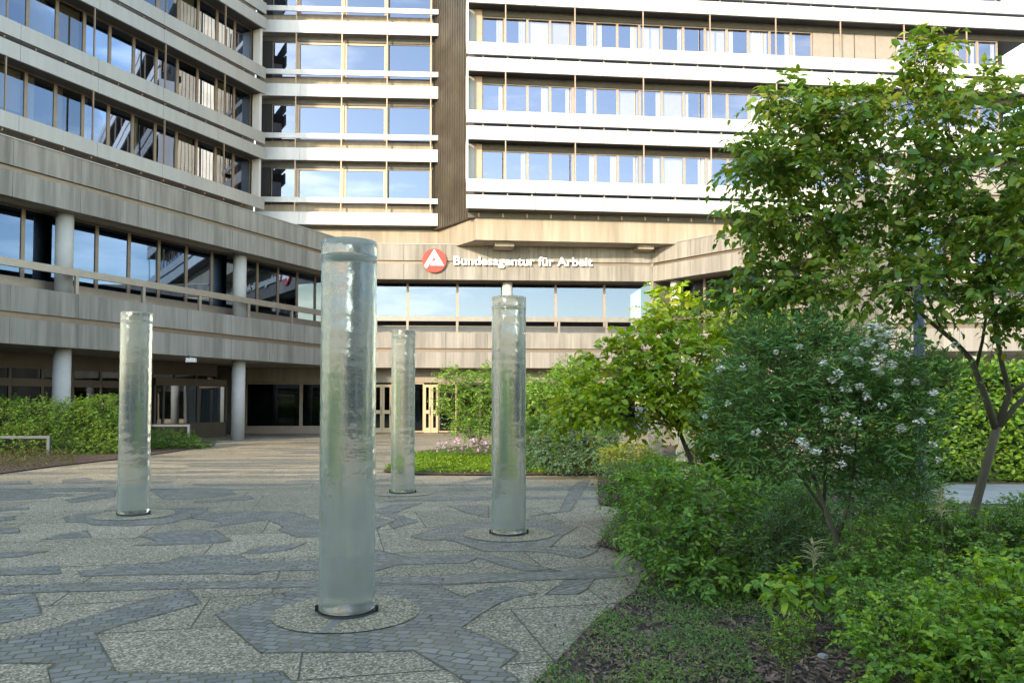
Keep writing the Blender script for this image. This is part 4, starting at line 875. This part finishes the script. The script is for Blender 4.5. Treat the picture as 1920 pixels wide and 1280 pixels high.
# --- front right shrubs
bush('leafy_shrub','loose green shrub around the foot of the broadleaf tree',1700,1100,5.6,lob((1650,1040,5.7,80,60,.35),(1740,1000,6.0,90,50,.4),(1860,1020,5.9,100,55,.4),(1620,1110,5.3,60,50,.3),(1720,1100,5.3,90,50,.35),(1960,1000,6,80,60,.4)),1500,.2,9,.046,.55,L['mid'],droop=.35,up=.5,shell=.35,rand=.6)
bush('arching_shrub','round leaved shrub with arching sprays in the lower right corner',1820,1400,3.7,lob((1700,1230,3.7,70,60,.22),(1800,1200,3.8,90,70,.3),(1890,1130,4.0,80,60,.3),(1850,1280,3.5,120,70,.3),(1960,1220,3.6,80,90,.3)),620,.26,15,.042,.72,L['berb'],droop=.45,up=.6,out=.6,rand=.45,shell=.4,side=1.0)
bush('leafy_shrub','small leaved green shrub between the thin trunk and the arching shrub',1640,1200,4.6,lob((1650,1170,4.6,55,60,.25),(1720,1150,4.6,60,50,.25)),520,.16,9,.034,.55,L['mid'],droop=.3,up=.5,shell=.4)
bush('broad_leaved_plant','clump of broad pointed light green leaves at the foot of the thin trunk',1505,1165,5.3,lob((1470,1105,5.3,50,25,.2),(1530,1110,5.3,55,30,.22),(1500,1085,5.5,60,22,.2)),60,.13,6,.10,.5,L['yg' if False else 'berb'],droop=.5,up=.4,flat=1,ldroop=.3)
bush('young_shrub','thin upright light green seedling on the bark mulch',1470,1270,4.3,lob((1465,1210,4.3,35,40,.12),(1500,1190,4.4,25,35,.1)),90,.12,8,.03,.4,L['berb'],droop=.1,up=.9,out=.3)
bush('wispy_plant','feathery weed at the tip of the soil corner on the paving',1155,1028,8.7,lob((1150,1000,8.7,25,30,.15),(1165,1015,8.7,20,14,.12)),60,.2,7,.03,.25,L['mid'],droop=.1,up=.9,out=.4)
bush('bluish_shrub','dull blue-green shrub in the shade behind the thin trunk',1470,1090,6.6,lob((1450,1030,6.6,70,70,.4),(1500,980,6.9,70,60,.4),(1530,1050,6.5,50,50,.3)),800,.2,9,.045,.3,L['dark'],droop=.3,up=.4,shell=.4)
bush('leafy_shrub','light green shrub filling the ground behind and right of the glass stubs',1380,930,10.2,lob((1370,840,10.4,55,45,.4),(1420,880,10.2,60,40,.4),(1330,880,10.0,40,28,.3),(1350,800,10.5,50,40,.4)),800,.24,8,.075,.5,L['mid'],droop=.4,up=.4)
# dark fill behind flowering shrub
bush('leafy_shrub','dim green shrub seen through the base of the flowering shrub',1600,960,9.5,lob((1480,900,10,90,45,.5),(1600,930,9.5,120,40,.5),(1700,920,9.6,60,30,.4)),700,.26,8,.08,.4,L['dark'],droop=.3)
bush('leafy_shrub','green shrub closing the gap between yellow-green and flowering shrubs',1440,950,9.8,lob((1420,700,10.6,60,80,.5),(1480,660,10.6,70,70,.5),(1580,640,10.6,90,50,.5),(1430,820,10.4,80,60,.5)),900,.28,8,.07,.4,L['mid'],droop=.3,up=.4)
# astilbe plumes
for nm,u,v,Y,lab in (('plume_flower',1765,950,5.2,'cream feathery flower plume in front of the tree trunk'),('plume_flower',1525,1045,5.2,'cream drooping flower plume left of the thin trunk')):
    p=at(u,v,Y); r_=empty(nm,(p.x,Y,.03),lab,'flower','cream flower plumes'); rs=rs_()
    q=MB(); q.tube([(p.x,Y,.03),(p.x+.01,Y,p.z*.5),tuple(p)],[.005,.004,.003],6); q.build('stalk',M['stem'],r_)
    q=MB()
    for i in range(46):
        b0_=p+Vector((0,0,rs.uniform(-.06,.10))); e=b0_+Vector((rs.normal()*.05,rs.normal()*.03,rs.uniform(-.01,.05))); pts=[tuple(b0_.lerp(e,t)+Vector((0,0,.012*math.sin(t*3)))) for t in (0,.5,1)]; q.tube(pts,[.0035,.003,.001],4)
    q.tube([tuple(p-Vector((0,0,.07))),tuple(p+Vector((0,0,.12)))],[.003,.001],5)
    q.build('plume',M['cream'],r_)
# clipped hedge on the right
rs=rs_(); hb=(9.5,17,0); hd=empty('hedge',(10,17.2,0),'clipped green hedge at the right edge beyond the path','hedge')
n=26000; x=rs.uniform(7.2,22,n); side=rs.random(n)
y=np.where(side<.6,16.0+rs.random(n)**2*.5,rs.uniform(16,17.8,n)); z=np.where(side<.6,rs.uniform(.05,2.45,n),2.35+rs.normal(size=n)*.1)
y=y+.12*np.sin(x*3+z*4)+.1*np.sin(x*7.3-z*6); z=z+.06*np.sin(x*2.1)
d=np.stack([rs.normal(size=n),-np.abs(rs.normal(size=n)),rs.normal(size=n)*.6+.3],1); nr=np.stack([rs.normal(size=n)*.5,-rs.random(n),np.ones(n)],1)
sz=.13*rs.uniform(.6,1.2,n); leafmesh('leaves',np.stack([x,y,z],1),d,nr,sz,sz*.6,L['hedge'],hd,rs)
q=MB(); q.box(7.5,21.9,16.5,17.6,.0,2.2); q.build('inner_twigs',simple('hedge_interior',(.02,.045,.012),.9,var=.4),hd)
# left hedges
def hedge(label,lobes,base,ntw,m,**kw):
    return plant('hedge_shrub',label,'hedge',base,lobes,ntw,.3,9,.08,.5,m,group='leafy hedges by the left wing',**kw)
hedge('yellowish leafy hedge at the far left edge behind the nearer barrier',lob((10,782,25.5,70,38,1.2),(80,780,25.5,60,34,1.0),(40,825,25,95,34,1.0),(-70,785,25,60,44,1)),(at(40,850,25).x,25,.03),2300,L['hedge'],droop=.35,shell=.65)
hedge('green leafy hedge just left of the left glass column',lob((150,788,26,55,44,1.0),(200,780,26,45,42,1.0),(180,835,25.6,70,28,.9),(225,810,26,35,45,.8)),(at(180,855,26).x,26,.03),2300,L['hedge'],droop=.35,shell=.65)
hedge('low green hedge right of the left glass column, before the wing column',lob((310,825,28.5,55,18,.9),(350,832,28.8,45,12,.7),(280,830,28,30,22,.6)),(at(320,845,28.5).x,28.5,.03),700,L['hedge'],droop=.35,shell=.65)
print('verts',sum(len(m.vertices) for m in bpy.data.meshes))
